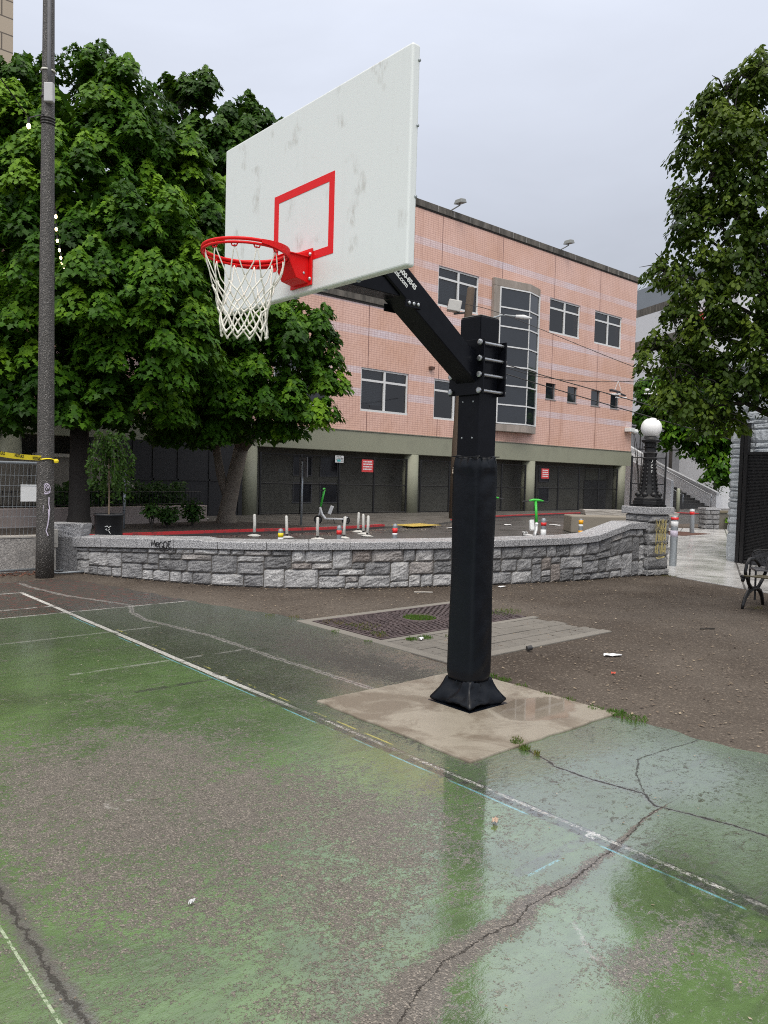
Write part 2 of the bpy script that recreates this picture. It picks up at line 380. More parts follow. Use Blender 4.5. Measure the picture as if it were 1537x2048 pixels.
def mat_asphalt():
    t = NT('damp_asphalt'); o = t.obj(); f = t.noise(.55, 5, .6, o); g = t.noise(60, 3, .7, o)
    c = t.mix(f, (.038,.037,.036), (.075,.073,.07)); c = t.mix(t.mr(g, .4, .7), c, t.mix(.3, c, (.22,.21,.2)))
    return t.done(t.bsdf(c, t.mr(t.noise(.8, 4, .6, o), .38, .62, .22, .55), normal=t.bump(g, .4, .006), ior=1.4))
def mat_pave(name, a, b, jx=0., jy=0., rot=0., rough=(.3,.65)):
    t = NT(name); o = t.obj(); s = t.sep(o); f = t.noise(.9, 5, .6, o); g = t.noise(50, 3, .7, o)
    c = t.mix(t.mr(f, .3, .7), a, b); c = t.mix(t.mr(g, .4, .75, 0, .35), c, tuple(v*.5 for v in a))
    if jx:
        u = t.m('ADD', t.m('MULTIPLY', s[0], math.cos(rot)), t.m('MULTIPLY', s[1], math.sin(rot)))
        v = t.m('SUBTRACT', t.m('MULTIPLY', s[1], math.cos(rot)), t.m('MULTIPLY', s[0], math.sin(rot)))
        j = t.m('MAXIMUM', t.m('LESS_THAN', t.m('ABSOLUTE', t.m('SUBTRACT', t.m('FLOORED_MODULO', u, jx), jx/2)), .018),
                t.m('LESS_THAN', t.m('ABSOLUTE', t.m('SUBTRACT', t.m('FLOORED_MODULO', v, jy), jy/2)), .018))
        c = t.mix(t.m('MULTIPLY', j, .75), c, (.06,.055,.05))
    return t.done(t.bsdf(c, t.mr(t.noise(1.6, 4, .6, o), .35, .65, *rough), normal=t.bump(g, .25, .005)))
asphalt = mat_asphalt()
KERB = [(-30,13.0),(-8,13.1),(1.35,13.46),(3.06,13.7),(6.3,13.85),(8.95,13.75),(10.4,13.95),(11.78,14.31),(13.2,14.35),(14.6,14.8),(16.6,15.9),(20.53,17.3),(25.43,18.1),(33.4,18.9),(35.3,17.8),(36.3,15.8),(37.5,10),(40,-10),(42,-60)]
street = MB().prism([(-30,8.9),(0,8.55),(1.2,6.5),(2.7,5.1),(4.2,4.55),(6.5,3.85),(8.45,3.75),(10.3,4.0),(15.2,6.6),(24,11.9),(27,12),(27,-60)]+KERB[::-1], -.02, .004).build('street', asphalt); struct(street)
walk_mat = mat_pave('damp_sidewalk_concrete', (.085,.079,.07), (.15,.14,.125), 1.5, 1.5)
side = MB().prism(KERB+[(90,-60),(120,90),(-60,90),(-60,13.0)], -.3, .06).build('sidewalk', walk_mat); struct(side)
kb = MB()
def kerb_run(pts, z):
    for (a, b) in zip(pts[:-1], pts[1:]):
        d = Vector((b[0]-a[0], b[1]-a[1], 0)).normalized(); n = Vector((-d.y, d.x, 0))*.14
        kb.prism([(a[0]-.004*n.x,a[1]-.004*n.y),(b[0],b[1]),(b[0]+n.x,b[1]+n.y),(a[0]+n.x,a[1]+n.y)], -.1, z)
kerb_run(KERB[0:8], .135); kerb_run(KERB[10:16], .11)
tk = NT('red_kerb_paint'); o_ = tk.obj()
red_kerb = tk.done(tk.bsdf(tk.mix(tk.m('MULTIPLY', tk.mr(tk.sep(o_)[2], .06, .075), tk.mr(tk.noise(5,4,.7,o_), .35,.5,.35,1.)), (.055,.05,.048), (.46,.03,.035)), .5))
struct(kb.build('kerb', red_kerb))
BED = [(1.0,13.75),(3.06,13.92),(6.3,14.08),(8.95,13.98),(9.6,14.6),(8.6,17.4),(7.9,18.0),(2.86,17.1),(-6,15.8),(-6,13.5)]
soil = P('dark_planting_soil', (.032,.024,.018), .9, var=.4, nscale=9, bump=.9, bscale=22, bdist=.04, dark=(.07,.055,.04), dscale=5, dlo=.45, dhi=.7)
struct(MB().prism(BED, .0, .075).build('planting_bed', soil))
path_mat = mat_pave('wet_path_concrete', (.46,.455,.445), (.64,.635,.62), 1.45, 1.45, .45, (.08,.34))
struct(MB().prism([(8.62,3.02),(7.98,1.08),(7.2,-3.5),(13.5,-3.5),(13.5,3.9),(30,6.2),(30,8.3),(24.3,9.3),(23.3,10.3),(21.2,11.2),(15.0,7.1),(9.4,3.95)], -.02, .010).build('path', path_mat))

# ---- the wet green court: a fine grid sheet carrying distances to its cracks and lines
EDGE = [(-9,.75),(-3,.62),(-.95,.52),(.85,.58),(1.9,.78),(3.2,.82),(4.63,.4),(6.2,.1),(7.75,-.25),(7.9,-.3)]
def court():
    ny, nx = 430, 300
    Y = np.concatenate([np.linspace(-9,-3.2,30,endpoint=False), np.linspace(-3.2,7.75,ny-30)])
    ex = np.interp(Y, [e[0] for e in EDGE], [e[1] for e in EDGE])+.02*np.sin(Y*9)+.012*np.sin(Y*23+1)
    u = np.concatenate([np.linspace(0,.5,40,endpoint=False)**1., np.linspace(.5,1,nx-40)])
    X = -9+(ex[:,None]+9)*u[None,:]; YY = np.repeat(Y[:,None], nx, 1)
    Z = np.full_like(X, .008)
    Pt = np.stack([X,YY],-1).reshape(-1,2)
    def dist(pts):
        s = np.full(len(Pt), 9.); ud = np.full(len(Pt), 9.)
        for a, b in zip(pts[:-1], pts[1:]):
            a = np.array(a[:2]); b = np.array(b[:2]); d = b-a; L = np.hypot(*d); d /= L
            r = Pt-a; t = np.clip(r@d, 0, L); q = r-t[:,None]*d; h = np.hypot(q[:,0], q[:,1])
            sg = np.sign(d[0]*r[:,1]-d[1]*r[:,0]); m = h < ud; ud[m] = h[m]; s[m] = (sg*h)[m]
        return s, ud
    CR = dict(
     ca=[(-.95,7.5),(-.95,7.14),(-.81,6.19),(-.59,5.6),(-.42,5.06),(-.6,4.6),(-.66,4.15),(-.59,3.68),(-.48,2.94),(-.48,2.28),(-.47,1.8),(-.44,1.25),(-.42,.69),(-.40,.3)],
     cb=[(-.50,-.86),(-.56,-1.12),(-.61,-1.23),(-.61,-1.46),(-.57,-1.66),(-.55,-1.76),(-.65,-1.87),(-.62,-1.96),(-.57,-2.14),(-.53,-2.38),(-.45,-2.9)],
     cc=[(-.63,-1.9),(-.83,-1.91),(-.99,-1.95),(-1.15,-1.98),(-1.45,-2.02),(-1.65,-2.04),(-1.88,-2.04),(-2.01,-2.08),(-2.18,-2.07),(-2.39,-2.08),(-2.54,-2.12),(-2.7,-2.19),(-3.0,-2.25)],
     cd=[(-.55,-1.76),(-.33,-1.58),(-.11,-1.46),(.21,-1.49),(.5,-1.52)],
     ce=[(-3.38,.6),(-3.4,-.3),(-3.41,-.97),(-3.42,-1.31),(-3.42,-1.7),(-3.40,-2.4)])
    at = {}
    for k, v in CR.items():
        s, ud = dist(v); at[k] = np.where(ud < .3, np.clip(s, -.4, .4), np.where(s > 0, .4, -.4)); at[k+'u'] = np.clip(ud, 0, 1.)
    def blobs(L):
        f = np.zeros(len(Pt))
        for x, y, rx, ry, a in L: f = f+a*np.exp(-((Pt[:,0]-x)/rx)**2-((Pt[:,1]-y)/ry)**2)
        return f
    # areas where the green paint has been worn through to the aggregate
    at['wear'] = np.clip(blobs([(-2.75,.25,.8,.7,.62),(-2.25,-.45,.6,.6,.50),(-3.1,-.5,.5,.7,.50),(-2.2,.45,.5,.5,.25),(-2.5,-1.15,.9,.6,.42),(-1.85,-1.0,.4,.5,.30),(-3.3,.9,.6,.5,.2),(-2.8,-1.9,.9,.5,.30),(-2.0,-1.55,.5,.3,.30),
        (-1.95,-2.5,.18,.16,.6),(-1.7,-2.5,.3,.07,.5),(-1.55,-2.75,.2,.2,.3),(-.7,6.2,.5,.9,.8),(-1.6,6.,.7,.55,.7),(-2.6,6.,1.,.8,.7),(.1,.9,.35,.9,.75),(.2,2.4,.5,.8,.55),(-.1,3.9,.35,.5,.35),(-.1,6.8,.5,1.2,.9),(-1.5,7.3,3,.4,1.2),(-.95,-.5,.12,.7,.35),(-.2,1.6,.2,.8,.35),(-2.4,1.25,1.2,.35,.16)]), 0, 1.3)
    # standing water
    at['wet'] = np.clip(blobs([(.0,-1.72,.46,.30,1.5),(-.35,-1.35,.35,.35,.75),(-1.2,-1.35,.42,.5,.75),(-1.6,-1.7,.55,.35,.6),(-2.0,-2.35,.5,.3,.6),(-1.3,-.4,.25,.7,.4),(-1.35,-2.15,.3,.25,.5),(-1.3,-1.5,1.1,.9,.6),(-2.1,-2.5,.9,.5,.5),(-1.0,1.5,.3,1.6,.25),(-1.6,3.2,.9,1.2,.3)]), 0, 1.3)
    def ud_of(Ls):
        d = np.full(len(Pt), 9.)
        for L in Ls: d = np.minimum(d, dist([tuple(p) for p in spline(L, 4)])[1])
        return np.clip(d, 0, 1.)
    # faint sprayed scrawl by the baseline and a chalky scuff in the worn patch
    at['spray'] = ud_of([[(-1.418,-2.74),(-1.453,-2.655),(-1.432,-2.553),(-1.333,-2.415),(-1.248,-2.34),(-1.14,-2.35),(-1.093,-2.413),(-1.153,-2.512),(-1.253,-2.547),(-1.366,-2.522),(-1.486,-2.55)],
        [(-1.255,-2.674),(-1.259,-2.607),(-1.387,-2.589),(-1.468,-2.644),(-1.457,-2.709),(-1.387,-2.728)],[(-1.238,-2.247),(-1.335,-2.343),(-1.309,-2.434),(-1.233,-2.518),(-1.129,-2.531)]])
    at['scuff'] = ud_of([[(-2.78,-.164),(-2.712,-.186),(-2.651,-.24)],[(-2.778,-.164),(-2.804,-.223),(-2.762,-.276)],[(-1.845,-2.222),(-1.902,-2.294),(-1.963,-2.356),(-1.966,-2.407)]])
    idx = np.arange(ny*nx).reshape(ny, nx)
    F = np.stack([idx[:-1,:-1], idx[:-1,1:], idx[1:,1:], idx[1:,:-1]], -1).reshape(-1,4)
    me = bpy.data.meshes.new('court'); V = np.stack([X,YY,Z],-1).reshape(-1,3)
    me.vertices.add(len(V)); me.vertices.foreach_set('co', V.astype(np.float32).ravel())
    me.loops.add(F.size); me.loops.foreach_set('vertex_index', F.astype(np.int32).ravel())
    me.polygons.add(len(F)); me.polygons.foreach_set('loop_start', np.arange(0, F.size, 4, dtype=np.int32))
    me.update(calc_edges=True); me.validate()
    for k, v in at.items():
        a = me.attributes.new(k, 'FLOAT', 'POINT'); a.data.foreach_set('value', v.astype(np.float32))
    o = bpy.data.objects.new('court', me); COL.objects.link(o)
    t = NT('worn_green_court_paint'); ob = t.obj(); s = t.sep(ob)
    wear = t.attr('wear'); wet = t.attr('wet')
    n1 = t.noise(2.1, 6, .62, ob, .3); n2 = t.noise(11, 5, .68, t.scale(ob, (1.,1.3,1)), .4); n3 = t.noise(55, 3, .7, ob); n4 = t.noise(170, 2, .7, ob)
    # paint loss is decided by fine speckle: a few flecks where wear is low, bare aggregate where it is high
    wide = t.mr(s[0], -.9, -2.7, .012, .12)
    sc_ = t.m('ABSOLUTE', t.m('ADD', t.attr('cc'), t.m('MULTIPLY', t.m('SUBTRACT', t.noise(6,6,.75,ob), .5), .10)))
    wc = t.m('MULTIPLY', t.m('SUBTRACT', 1., t.m('DIVIDE', sc_, wide), None, True), t.m('LESS_THAN', t.attr('ccu'), .25))
    allw = t.m('ADD', t.m('MULTIPLY', wear, .27), t.m('MULTIPLY', wc, .38))
    q = t.m('ADD', t.m('MULTIPLY', n1, .20), t.m('MULTIPLY', n2, .22)); q = t.m('ADD', q, t.m('ADD', t.m('MULTIPLY', n3, .32), t.m('MULTIPLY', n4, .26)))
    q = t.m('MULTIPLY_ADD', t.m('SUBTRACT', q, .5), 1.9, .5)
    flk = t.m('MULTIPLY', t.mr(t.noise(17, 5, .75, t.scale(ob, (1.,1.5,1)), .5), .58, .63), t.mr(n1, .38, .56))
    lost = t.m('MAXIMUM', t.mr(t.m('ADD', q, allw), .61, .68), t.m('MULTIPLY', flk, .85))
    agg = t.vor(190, ob, out='Color'); ac = t.n('ShaderNodeSeparateColor'); t.put(ac.inputs[0], agg); av = t.vor(190, ob)
    brown = t.mix(n2, (.105,.094,.080), (.172,.156,.135))
    brown = t.mix(t.mr(ac.outputs[0], .7, .95, 0, .55), brown, (.42,.37,.31)); brown = t.mix(t.mr(ac.outputs[1], .62, .95, 0, .7), brown, (.045,.038,.031))
    far = t.mr(s[1], 1.8, 4.5)
    green = t.mix(n1, (.086,.155,.044), (.148,.250,.084)); green = t.mix(t.mr(n2, .4, .7, 0, .45), green, (.068,.115,.030))
    green = t.mix(t.mr(t.noise(.9, 6, .7, t.scale(ob, (1.,1.,1.)), .6), .42, .64, 0, .7), green, (.056,.080,.035)); green = t.mix(t.mr(t.noise(5, 5, .7, t.scale(ob, (.5,1.6,1)), .5), .5, .72, 0, .5), green, (.048,.066,.031))
    side_ = t.mr(s[0], -1.25, -1.12)          # outside the baseline the paint is thinner and greyer
    green = t.mix(t.m('MULTIPLY', side_, .5), green, (.072,.090,.062)); green = t.mix(t.m('MULTIPLY', t.m('MULTIPLY', side_, t.mr(s[1], .1, .9)), t.mr(n1, .3, .62, .95, .55)), green, (.048,.044,.036))
    green = t.mix(t.m('MULTIPLY', t.mr(s[1], 1.2, 4.6), .6), green, (.050,.072,.036))
    dirt = t.mix(n2, (.036,.031,.026), (.075,.066,.054))
    under = t.mix(t.m('MULTIPLY', t.m('MAXIMUM', side_, far), t.m('SUBTRACT', 1., t.m('GREATER_THAN', wc, .02))), brown, dirt)
    c = t.mix(lost, green, under)
    # the far corner was painted dark, with an old red field
    dk = t.mr(s[1], 4.98, 5.03); c = t.mix(t.m('MULTIPLY', dk, .85), c, t.mix(t.mr(n2, .52, .62), dirt, (.12,.035,.028)))
    # cracks
    def crack(k, wd, col, c, amt=1., wob=.03):
        sd_ = t.m('ABSOLUTE', t.m('ADD', t.attr(k), t.m('ADD', t.m('MULTIPLY', t.m('SUBTRACT', t.noise(7,5,.75,ob), .5), wob*1.5), t.m('MULTIPLY', t.m('SUBTRACT', n3, .5), .03))))
        ok = t.m('LESS_THAN', t.attr(k+'u'), max(.05, wd*1.6+wob))
        sd_ = t.m('ADD', sd_, t.m('MULTIPLY', t.m('SUBTRACT', n2, .5), wd*2.2)); m = t.m('MULTIPLY', t.m('MULTIPLY', t.mr(sd_, wd, wd*.4), ok), amt); return t.mix(m, c, col), m
    c, m0 = crack('ca', .038, (.30,.285,.265), c, .8, .06); c, m1 = crack('ca', .006, (.018,.016,.014), c)
    c, m2 = crack('cb', .022, (.085,.075,.062), c, .6, .04); c, m3 = crack('cb', .009, (.02,.018,.015), c, .95, .03)
    c, m4 = crack('cc', .0045, (.025,.021,.017), c, .9, .04); c, m5 = crack('cd', .007, (.03,.028,.025), c, .9)
    c, m6 = crack('ce', .050, (.11,.102,.09), c, .9, .02); c, m7 = crack('ce', .012, (.03,.026,.022), c, .8, .08)
    # painted lines, worn to patches
    def line(cond, col, keep, c):
        m = t.m('MULTIPLY', cond, keep); return t.mix(m, c, col), m
    def near(sock, v, hw): return t.m('LESS_THAN', t.m('ABSOLUTE', t.m('SUBTRACT', sock, v)), hw)
    def rng(sock, a, b): return t.m('MULTIPLY', t.m('GREATER_THAN', sock, a), t.m('LESS_THAN', sock, b))
    lc_ = t.mr(s[1], .2, 1.6, .022, 0.); lw_ = t.mr(s[1], .2, 1.6, .013, .026)
    xw = t.m('ADD', s[0], t.m('MULTIPLY', t.m('SUBTRACT', t.noise(3,3,.6,ob), .5), .012))
    c, _ = line(t.m('MULTIPLY', near(xw, -1.185, .045), rng(s[1], -4., 5.5)), (.035,.033,.03), t.mr(n2, .42, .56, .35, .8), c)
    alive = t.m('MULTIPLY', t.mr(t.noise(2.6,4,.7,ob), .36, .46), t.mr(n3, .33, .43))
    alive2 = t.m('MAXIMUM', t.m('MULTIPLY', alive, t.mr(s[1], .4, 1.2)), t.m('MULTIPLY', t.mr(t.noise(2.2,5,.75,ob), .42, .58, .15, .9), t.mr(t.m('ADD', t.m('MULTIPLY', n3, .6), t.m('MULTIPLY', n4, .4)), .46, .56)))
    c, _ = line(t.m('MULTIPLY', near(t.m('SUBTRACT', xw, lc_), -1.187, lw_), rng(s[1], -5., 6.7)), (.62,.61,.57), alive2, c)
    fa = t.m('MULTIPLY', t.mr(t.noise(4,4,.7,ob), .40, .52), t.mr(n3, .38, .48))
    for yy, x0, x1, k in [(6.69,-6,-1.18,.9),(5.48,-6,-1.2,.75),(5.0,-6,.3,.8),(3.71,-6,-.7,.35),(2.3,-2.1,-.4,.4)]:
        c, _ = line(t.m('MULTIPLY', near(s[1], yy, .022), rng(s[0], x0, x1)), (.58,.57,.54), t.m('MULTIPLY', fa, k), c)
    c, _ = line(t.m('MULTIPLY', near(t.m('ADD', s[1], t.m('MULTIPLY', n2, .03)), -1.845, .03), rng(s[0], -1.75, -1.2)), (.07,.072,.06), t.mr(n2, .4, .6, .1, .7), c)
    c, _ = line(t.m('MULTIPLY', near(s[1], 1.55, .03), rng(s[0], -1.9, -1.2)), (.04,.038,.035), t.mr(n2, .4, .6, .2, .8), c)
    c, _ = line(t.m('MULTIPLY', near(t.m('ADD', s[1], t.m('MULTIPLY', t.m('SUBTRACT', n2, .5), .06)), -1.86, .022), rng(s[0], -1.215, -1.145)), (.60,.60,.57), t.mr(n3, .46, .56), c)
    c, _ = line(t.m('MULTIPLY', near(t.m('ADD', s[1], t.m('MULTIPLY', t.m('SUBTRACT', n2, .5), .08)), 1.55, .03), rng(s[0], -1.225, -1.145)), (.66,.66,.63), t.mr(n3, .44, .54), c)
    chalk = t.m('MULTIPLY', t.mr(t.noise(3.3,3,.6,t.scale(ob,(1,.6,1))), .47, .53), t.mr(n4, .3, .5))
    c, _ = line(t.m('MULTIPLY', near(xw, -1.243, .0065), rng(s[1], -3.4, 5.)), (.17,.46,.56), t.m('MULTIPLY', chalk, .85), c)
    c, _ = line(t.m('MULTIPLY', near(s[1], -1.90, .007), rng(s[0], -1.85, -1.5)), (.2,.5,.58), t.m('MULTIPLY', t.m('MULTIPLY', chalk, t.mr(n3,.42,.52)), .8), c)
    c, _ = line(t.m('MULTIPLY', near(xw, -1.115, .008), rng(s[1], -1.4, 4.)), (.45,.42,.08), t.m('MULTIPLY', t.mr(t.noise(4.2,3,.7,ob), .5, .58), .8), c)
    c, _ = line(t.m('MULTIPLY', near(s[0], -3.475, .005), rng(s[1], -2., -.7)), (.42,.50,.34), t.mr(n3, .4, .55), c)
    c = t.mix(t.m('MULTIPLY', t.mr(t.attr('spray'), .026, .006), t.mr(n2, .3, .6, .35, .75)), c, (.035,.055,.026))
    c = t.mix(t.m('MULTIPLY', t.mr(t.attr('scuff'), .016, .002), t.mr(n3, .42, .6, 0, .7)), c, (.5,.49,.46))
    # water film and surface relief
    filmed = t.m('MULTIPLY', wet, t.mr(n1, .3, .6, .55, 1.), clamp=True)
    rough = t.fmix(lost, .4, t.mr(n2, .3, .7, .45, .6))
    h = t.m('ADD', t.m('MULTIPLY', t.noise(26, 4, .6, t.scale(ob, (1.,1.6,1))), 1.), t.m('MULTIPLY', n4, .34))
    h = t.m('ADD', h, t.m('MULTIPLY', t.m('MULTIPLY', av, -1.5), lost)); h = t.m('SUBTRACT', h, t.m('MULTIPLY', lost, .5))
    for mm in (m1, m3, m4, m7): h = t.m('SUBTRACT', h, t.m('MULTIPLY', mm, 2.5))
    # the water film lies over the paint as a clear coat: smooth where it stands, broken by the aggregate
    x = t.n('ShaderNodeBsdfPrincipled')
    t.put(x.inputs['Base Color'], c); t.put(x.inputs['Roughness'], rough); x.inputs['IOR'].default_value = 1.4
    t.put(x.inputs['Normal'], t.bump(h, .5, .008))
    ck_ = t.m('MAXIMUM', t.m('MAXIMUM', m3, m4), t.m('MAXIMUM', m5, m7))
    t.put(x.inputs['Coat Weight'], t.m('MULTIPLY', t.fmix(lost, 1., t.m('MULTIPLY_ADD', filmed, .35, .06)), t.m('MULTIPLY_ADD', ck_, -.95, 1.)))
    t.put(x.inputs['Coat IOR'], t.m('MULTIPLY_ADD', filmed, 2.1, 1.8))
    t.put(x.inputs['Coat Roughness'], t.m('MAXIMUM', t.m('MULTIPLY_ADD', filmed, -.13, t.fmix(lost, t.mr(n2, .35, .65, .09, .18), .36)), .02))
    hc = t.m('ADD', t.m('MULTIPLY', t.noise(20, 4, .6, t.scale(ob, (1.,1.8,1)), .4), 1.), t.m('ADD', t.m('MULTIPLY', n4, .22), t.m('MULTIPLY', lost, t.m('MULTIPLY', av, -1.6))))
    hc = t.m('MULTIPLY', hc, t.m('MULTIPLY_ADD', t.m('MINIMUM', filmed, 1.), -.86, 1.))
    t.put(x.inputs['Coat Normal'], t.bump(hc, .25, .006))
    mat = t.done(x.outputs[0])
    me.materials.append(mat); return o
struct(court())

# concrete footing slab under the hoop
def mat_slab():
    t = NT('damp_buff_concrete'); o = t.obj(); s = t.sep(o); f = t.noise(2.2, 5, .6, o); g = t.noise(70, 3, .7, o)
    c = t.mix(f, (.255,.225,.175), (.365,.33,.27)); c = t.mix(t.mr(t.noise(2.4,6,.65,o,.6), .44, .58, 0, .8), c, (.15,.118,.085)); c = t.mix(t.mr(g,.45,.75,0,.3), c, (.2,.17,.14))
    px = t.m('DIVIDE', t.m('SUBTRACT', s[0], .19), .34); py = t.m('DIVIDE', t.m('SUBTRACT', s[1], -.50), .24)
    rr = t.m('ADD', t.m('ADD', t.m('MULTIPLY', px, px), t.m('MULTIPLY', py, py)), t.m('MULTIPLY', t.m('SUBTRACT', t.noise(4,4,.6,o), .5), 1.6))
    pud = t.mr(rr, 1.1, .9); c = t.mix(t.m('MULTIPLY', pud, .55), c, (.17,.14,.11))
    r = t.fmix(pud, t.mr(f,.3,.7,.35,.6), .03)
    b = t.bump(t.m('MULTIPLY', g, t.m('SUBTRACT', 1., pud)), .3, .004)
    return t.done(t.bsdf(c, r, normal=b, ior=1.4))
sb = MB()
def rough_edge(a, b, n, amp): return [(a[0]+(b[0]-a[0])*i/n+random.uniform(-amp,amp), a[1]+(b[1]-a[1])*i/n+random.uniform(-amp,amp)) for i in range(n)]
SL = [(-.965,-.90),(.555,-.90),(.555,.57),(-.965,.57)]
pl = sum([rough_edge(SL[i], SL[(i+1)%4], 16, .008) for i in range(4)], [])
struct(sb.prism(pl, -.1, .022).build('concrete_slab', mat_slab(), bevel=.008))

# pavers beside the grate and their concrete border
pv = MB(); xs = .72
bor = P('grey_paver_border', (.20,.185,.16), .75, var=.22, nscale=6, bump=.3, bscale=60, dark=(.16,.15,.13), dscale=3)
pv.box(.66,3.2,.80,.92,-.05,.014).box(.66,.78,.92,3.17,-.05,.0145).box(.78,3.2,1.79,1.88,-.05,.0138).box(.78,3.2,3.05,3.17,-.05,.0142)
struct(pv.build('paving_border', bor, bevel=.006))
pb = MB()
for r_ in range(4):
    off = .2 if r_ % 2 else 0.; y0 = .93+r_*.214; x = .785
    while x < 3.15:
        wd = (.42-off if x == .785 and off else .42); wd = min(wd, 3.18-x)
        if wd > .08: pb.box(x+.006, x+wd-.006, y0+.006, y0+.208, -.04, .010+random.uniform(-.002,.003))
        x += wd
struct(pb.build('pavers', P('worn_grey_paver', (.165,.152,.132), .8, var=.25, nscale=9, bump=.35, bscale=70, dark=(.12,.11,.095), dscale=2), bevel=.004))
struct(MB().box(19.0,20.9,8.2,9.6,-.02,.02).build('mulch_bed', P('red_brown_mulch', (.10,.045,.03), .9, var=.5, nscale=30, bump=.9, bscale=35, bdist=.03)))
tac = thing('tactile_paving', 'yellow tactile paving pad on the dropped kerb left of the hoop pole', 'tactile paving', (13.3,14.45,.06), R(8))
tb = MB().box(-.75,.75,-.45,.45,0,.012)
for i in range(16):
    for j in range(9): tb.lathe([(.028,.012),(.018,.02)], (-.68+i*.09,-.38+j*.095,0), 6)
tb.build('domed_panel', P('tactile_yellow', (.50,.36,.07), .6, var=.15, dark=(.32,.24,.08), dscale=3), tac, local=True)

# ------------------------------------------------------------------ foliage
MAPLE = np.array([(0,0),(.30,-.04),(.22,.20),(.52,.38),(.24,.50),(.20,.66),(0,1.),(-.20,.66),(-.24,.50),(-.52,.38),(-.22,.20),(-.30,-.04)], float)
OVAL = np.array([(0,0),(.25,.22),(.29,.5),(.17,.8),(0,1.),(-.17,.8),(-.29,.5),(-.25,.22)], float)
DIAM = np.array([(0,0),(.30,.45),(0,1.),(-.30,.45)], float)
def leaf_mesh(name, pos, nrm, tip, size, tint, shape, mat, parent, fold=.12):
    off = np.array(wloc(parent)) if parent is not None else np.zeros(3)
    N = len(pos); k = len(shape)
    tip = tip-nrm*(tip*nrm).sum(1, keepdims=True); tip /= np.linalg.norm(tip, axis=1, keepdims=True)+1e-9
    sd_ = np.cross(tip, nrm)
    V = (pos-off)[:,None,:]+size[:,None,None]*(sd_[:,None,:]*shape[None,:,0,None]+tip[:,None,:]*(shape[None,:,1,None]-.35)+nrm[:,None,:]*(-fold*np.abs(shape[None,:,0,None])-.25*fold*(shape[None,:,1,None]**2)))
    V = V.reshape(-1,3)
    me = bpy.data.meshes.new(name); me.vertices.add(N*k); me.vertices.foreach_set('co', V.astype(np.float32).ravel())
    me.loops.add(N*k); me.loops.foreach_set('vertex_index', np.arange(N*k, dtype=np.int32))
    me.polygons.add(N); me.polygons.foreach_set('loop_start', np.arange(0, N*k, k, dtype=np.int32))
    me.update(calc_edges=True)
    a = me.attributes.new('tint', 'FLOAT', 'POINT'); a.data.foreach_set('value', np.repeat(tint, k).astype(np.float32))
    me.materials.append(mat); o = bpy.data.objects.new(name, me); COL.objects.link(o); o.parent = parent
    return o
def unit(v): return v/(np.linalg.norm(v, axis=1, keepdims=True)+1e-9)
def crown(lobes, seed, cr=.6, per=120, leaf=.2, dens=1.5, tone=.45, inner=150, hollow=.8, low=-.75):
    g = np.random.default_rng(seed); A = [[] for _ in range(5)]; shrink = .25*cr
    for L in lobes:
        x, y, z, rh, rv = L[:5]; area = 4*PI*(rh*rh*rv)**(2/3); n = max(4, int(dens*area/(PI*cr*cr)))
        d = unit(g.normal(size=(n*2, 3))); d = d[d[:,2] > low][:n]
        c = np.array([x,y,z])+d*np.maximum(np.array([rh,rh,rv])-shrink,.1)*g.uniform(hollow, 1.08, (len(d),1))
        ctint = tone+g.normal(0, .12)+g.normal(0, .16, len(d))
        for ci, di, ti in zip(c, d, ctint):
            r = cr*g.uniform(.65, 1.25); m = int(per*(r/cr)**2)
            t = g.uniform(0, 1, m)**.7; ph = g.uniform(0, 2*PI, m)
            out = np.array([di[0],di[1],0.]); out /= np.linalg.norm(out)+1e-6
            rad = np.stack([np.cos(ph),np.sin(ph),np.zeros(m)],1)
            rad = rad+out*.35
            p = ci+np.array([0,0,.7*r])+out*.25*r-np.array([0,0,1.])*(t*1.35*r)[:,None]+rad*((t**.65)*.85*r*g.uniform(.75,1.1,m))[:,None]
            nr = unit(rad*.75+np.array([0,0,.75])+g.normal(0,.33,(m,3))); tp = rad*.55-np.array([0,0,.75])+g.normal(0,.25,(m,3))
            A[0].append(p); A[1].append(nr); A[2].append(tp); A[3].append(leaf*g.uniform(.65,1.2,m)); A[4].append(np.clip(ti+g.normal(0,.11,m)+.30*(1-t)-.08, 0, 1))  # leaves near each clump's top tinted lighter, imitating light from above
        m = int(inner*rh*rv)
        if m:
            q = unit(g.normal(size=(m,3)))*g.uniform(.1,.8,(m,1))*np.array([rh,rh,rv])+np.array([x,y,z])
            A[0].append(q); A[1].append(unit(g.normal(0,.5,(m,3))+np.array([0,0,.8]))); A[2].append(g.normal(0,1,(m,3))); A[3].append(leaf*1.35*g.uniform(.8,1.2,m)); A[4].append(np.clip(g.normal(tone-.1,.12,m),0,1))  # inner leaves tinted darker to deepen the crown's shade
    return [np.concatenate(a) for a in A]
def limbs(mb, base, lobes, r0, fork_z, lean=(0,0), g=None):
    bx, by, bz = base; top = (bx+lean[0], by+lean[1], fork_z)
    mb.tube([(bx,by,bz-.2),(bx,by,bz+.05),(bx+.01,by,bz+.35),(bx+lean[0]*.4,by+lean[1]*.4,bz+(fork_z-bz)*.5),top], [r0*1.5,r0*1.3,r0*1.02,r0*.92,r0*.85], 14)
    for L in lobes:
        v = Vector(L[:3])-Vector(top); a = Vector(top)
        mb.tube([a-Vector((0,0,.3)), a+v*.3+Vector((0,0,.25*v.length*.3)), a+v*.65+Vector((0,0,.12*v.length)), a+v*.95], [r0*.5,r0*.36,r0*.22,r0*.08], 7)
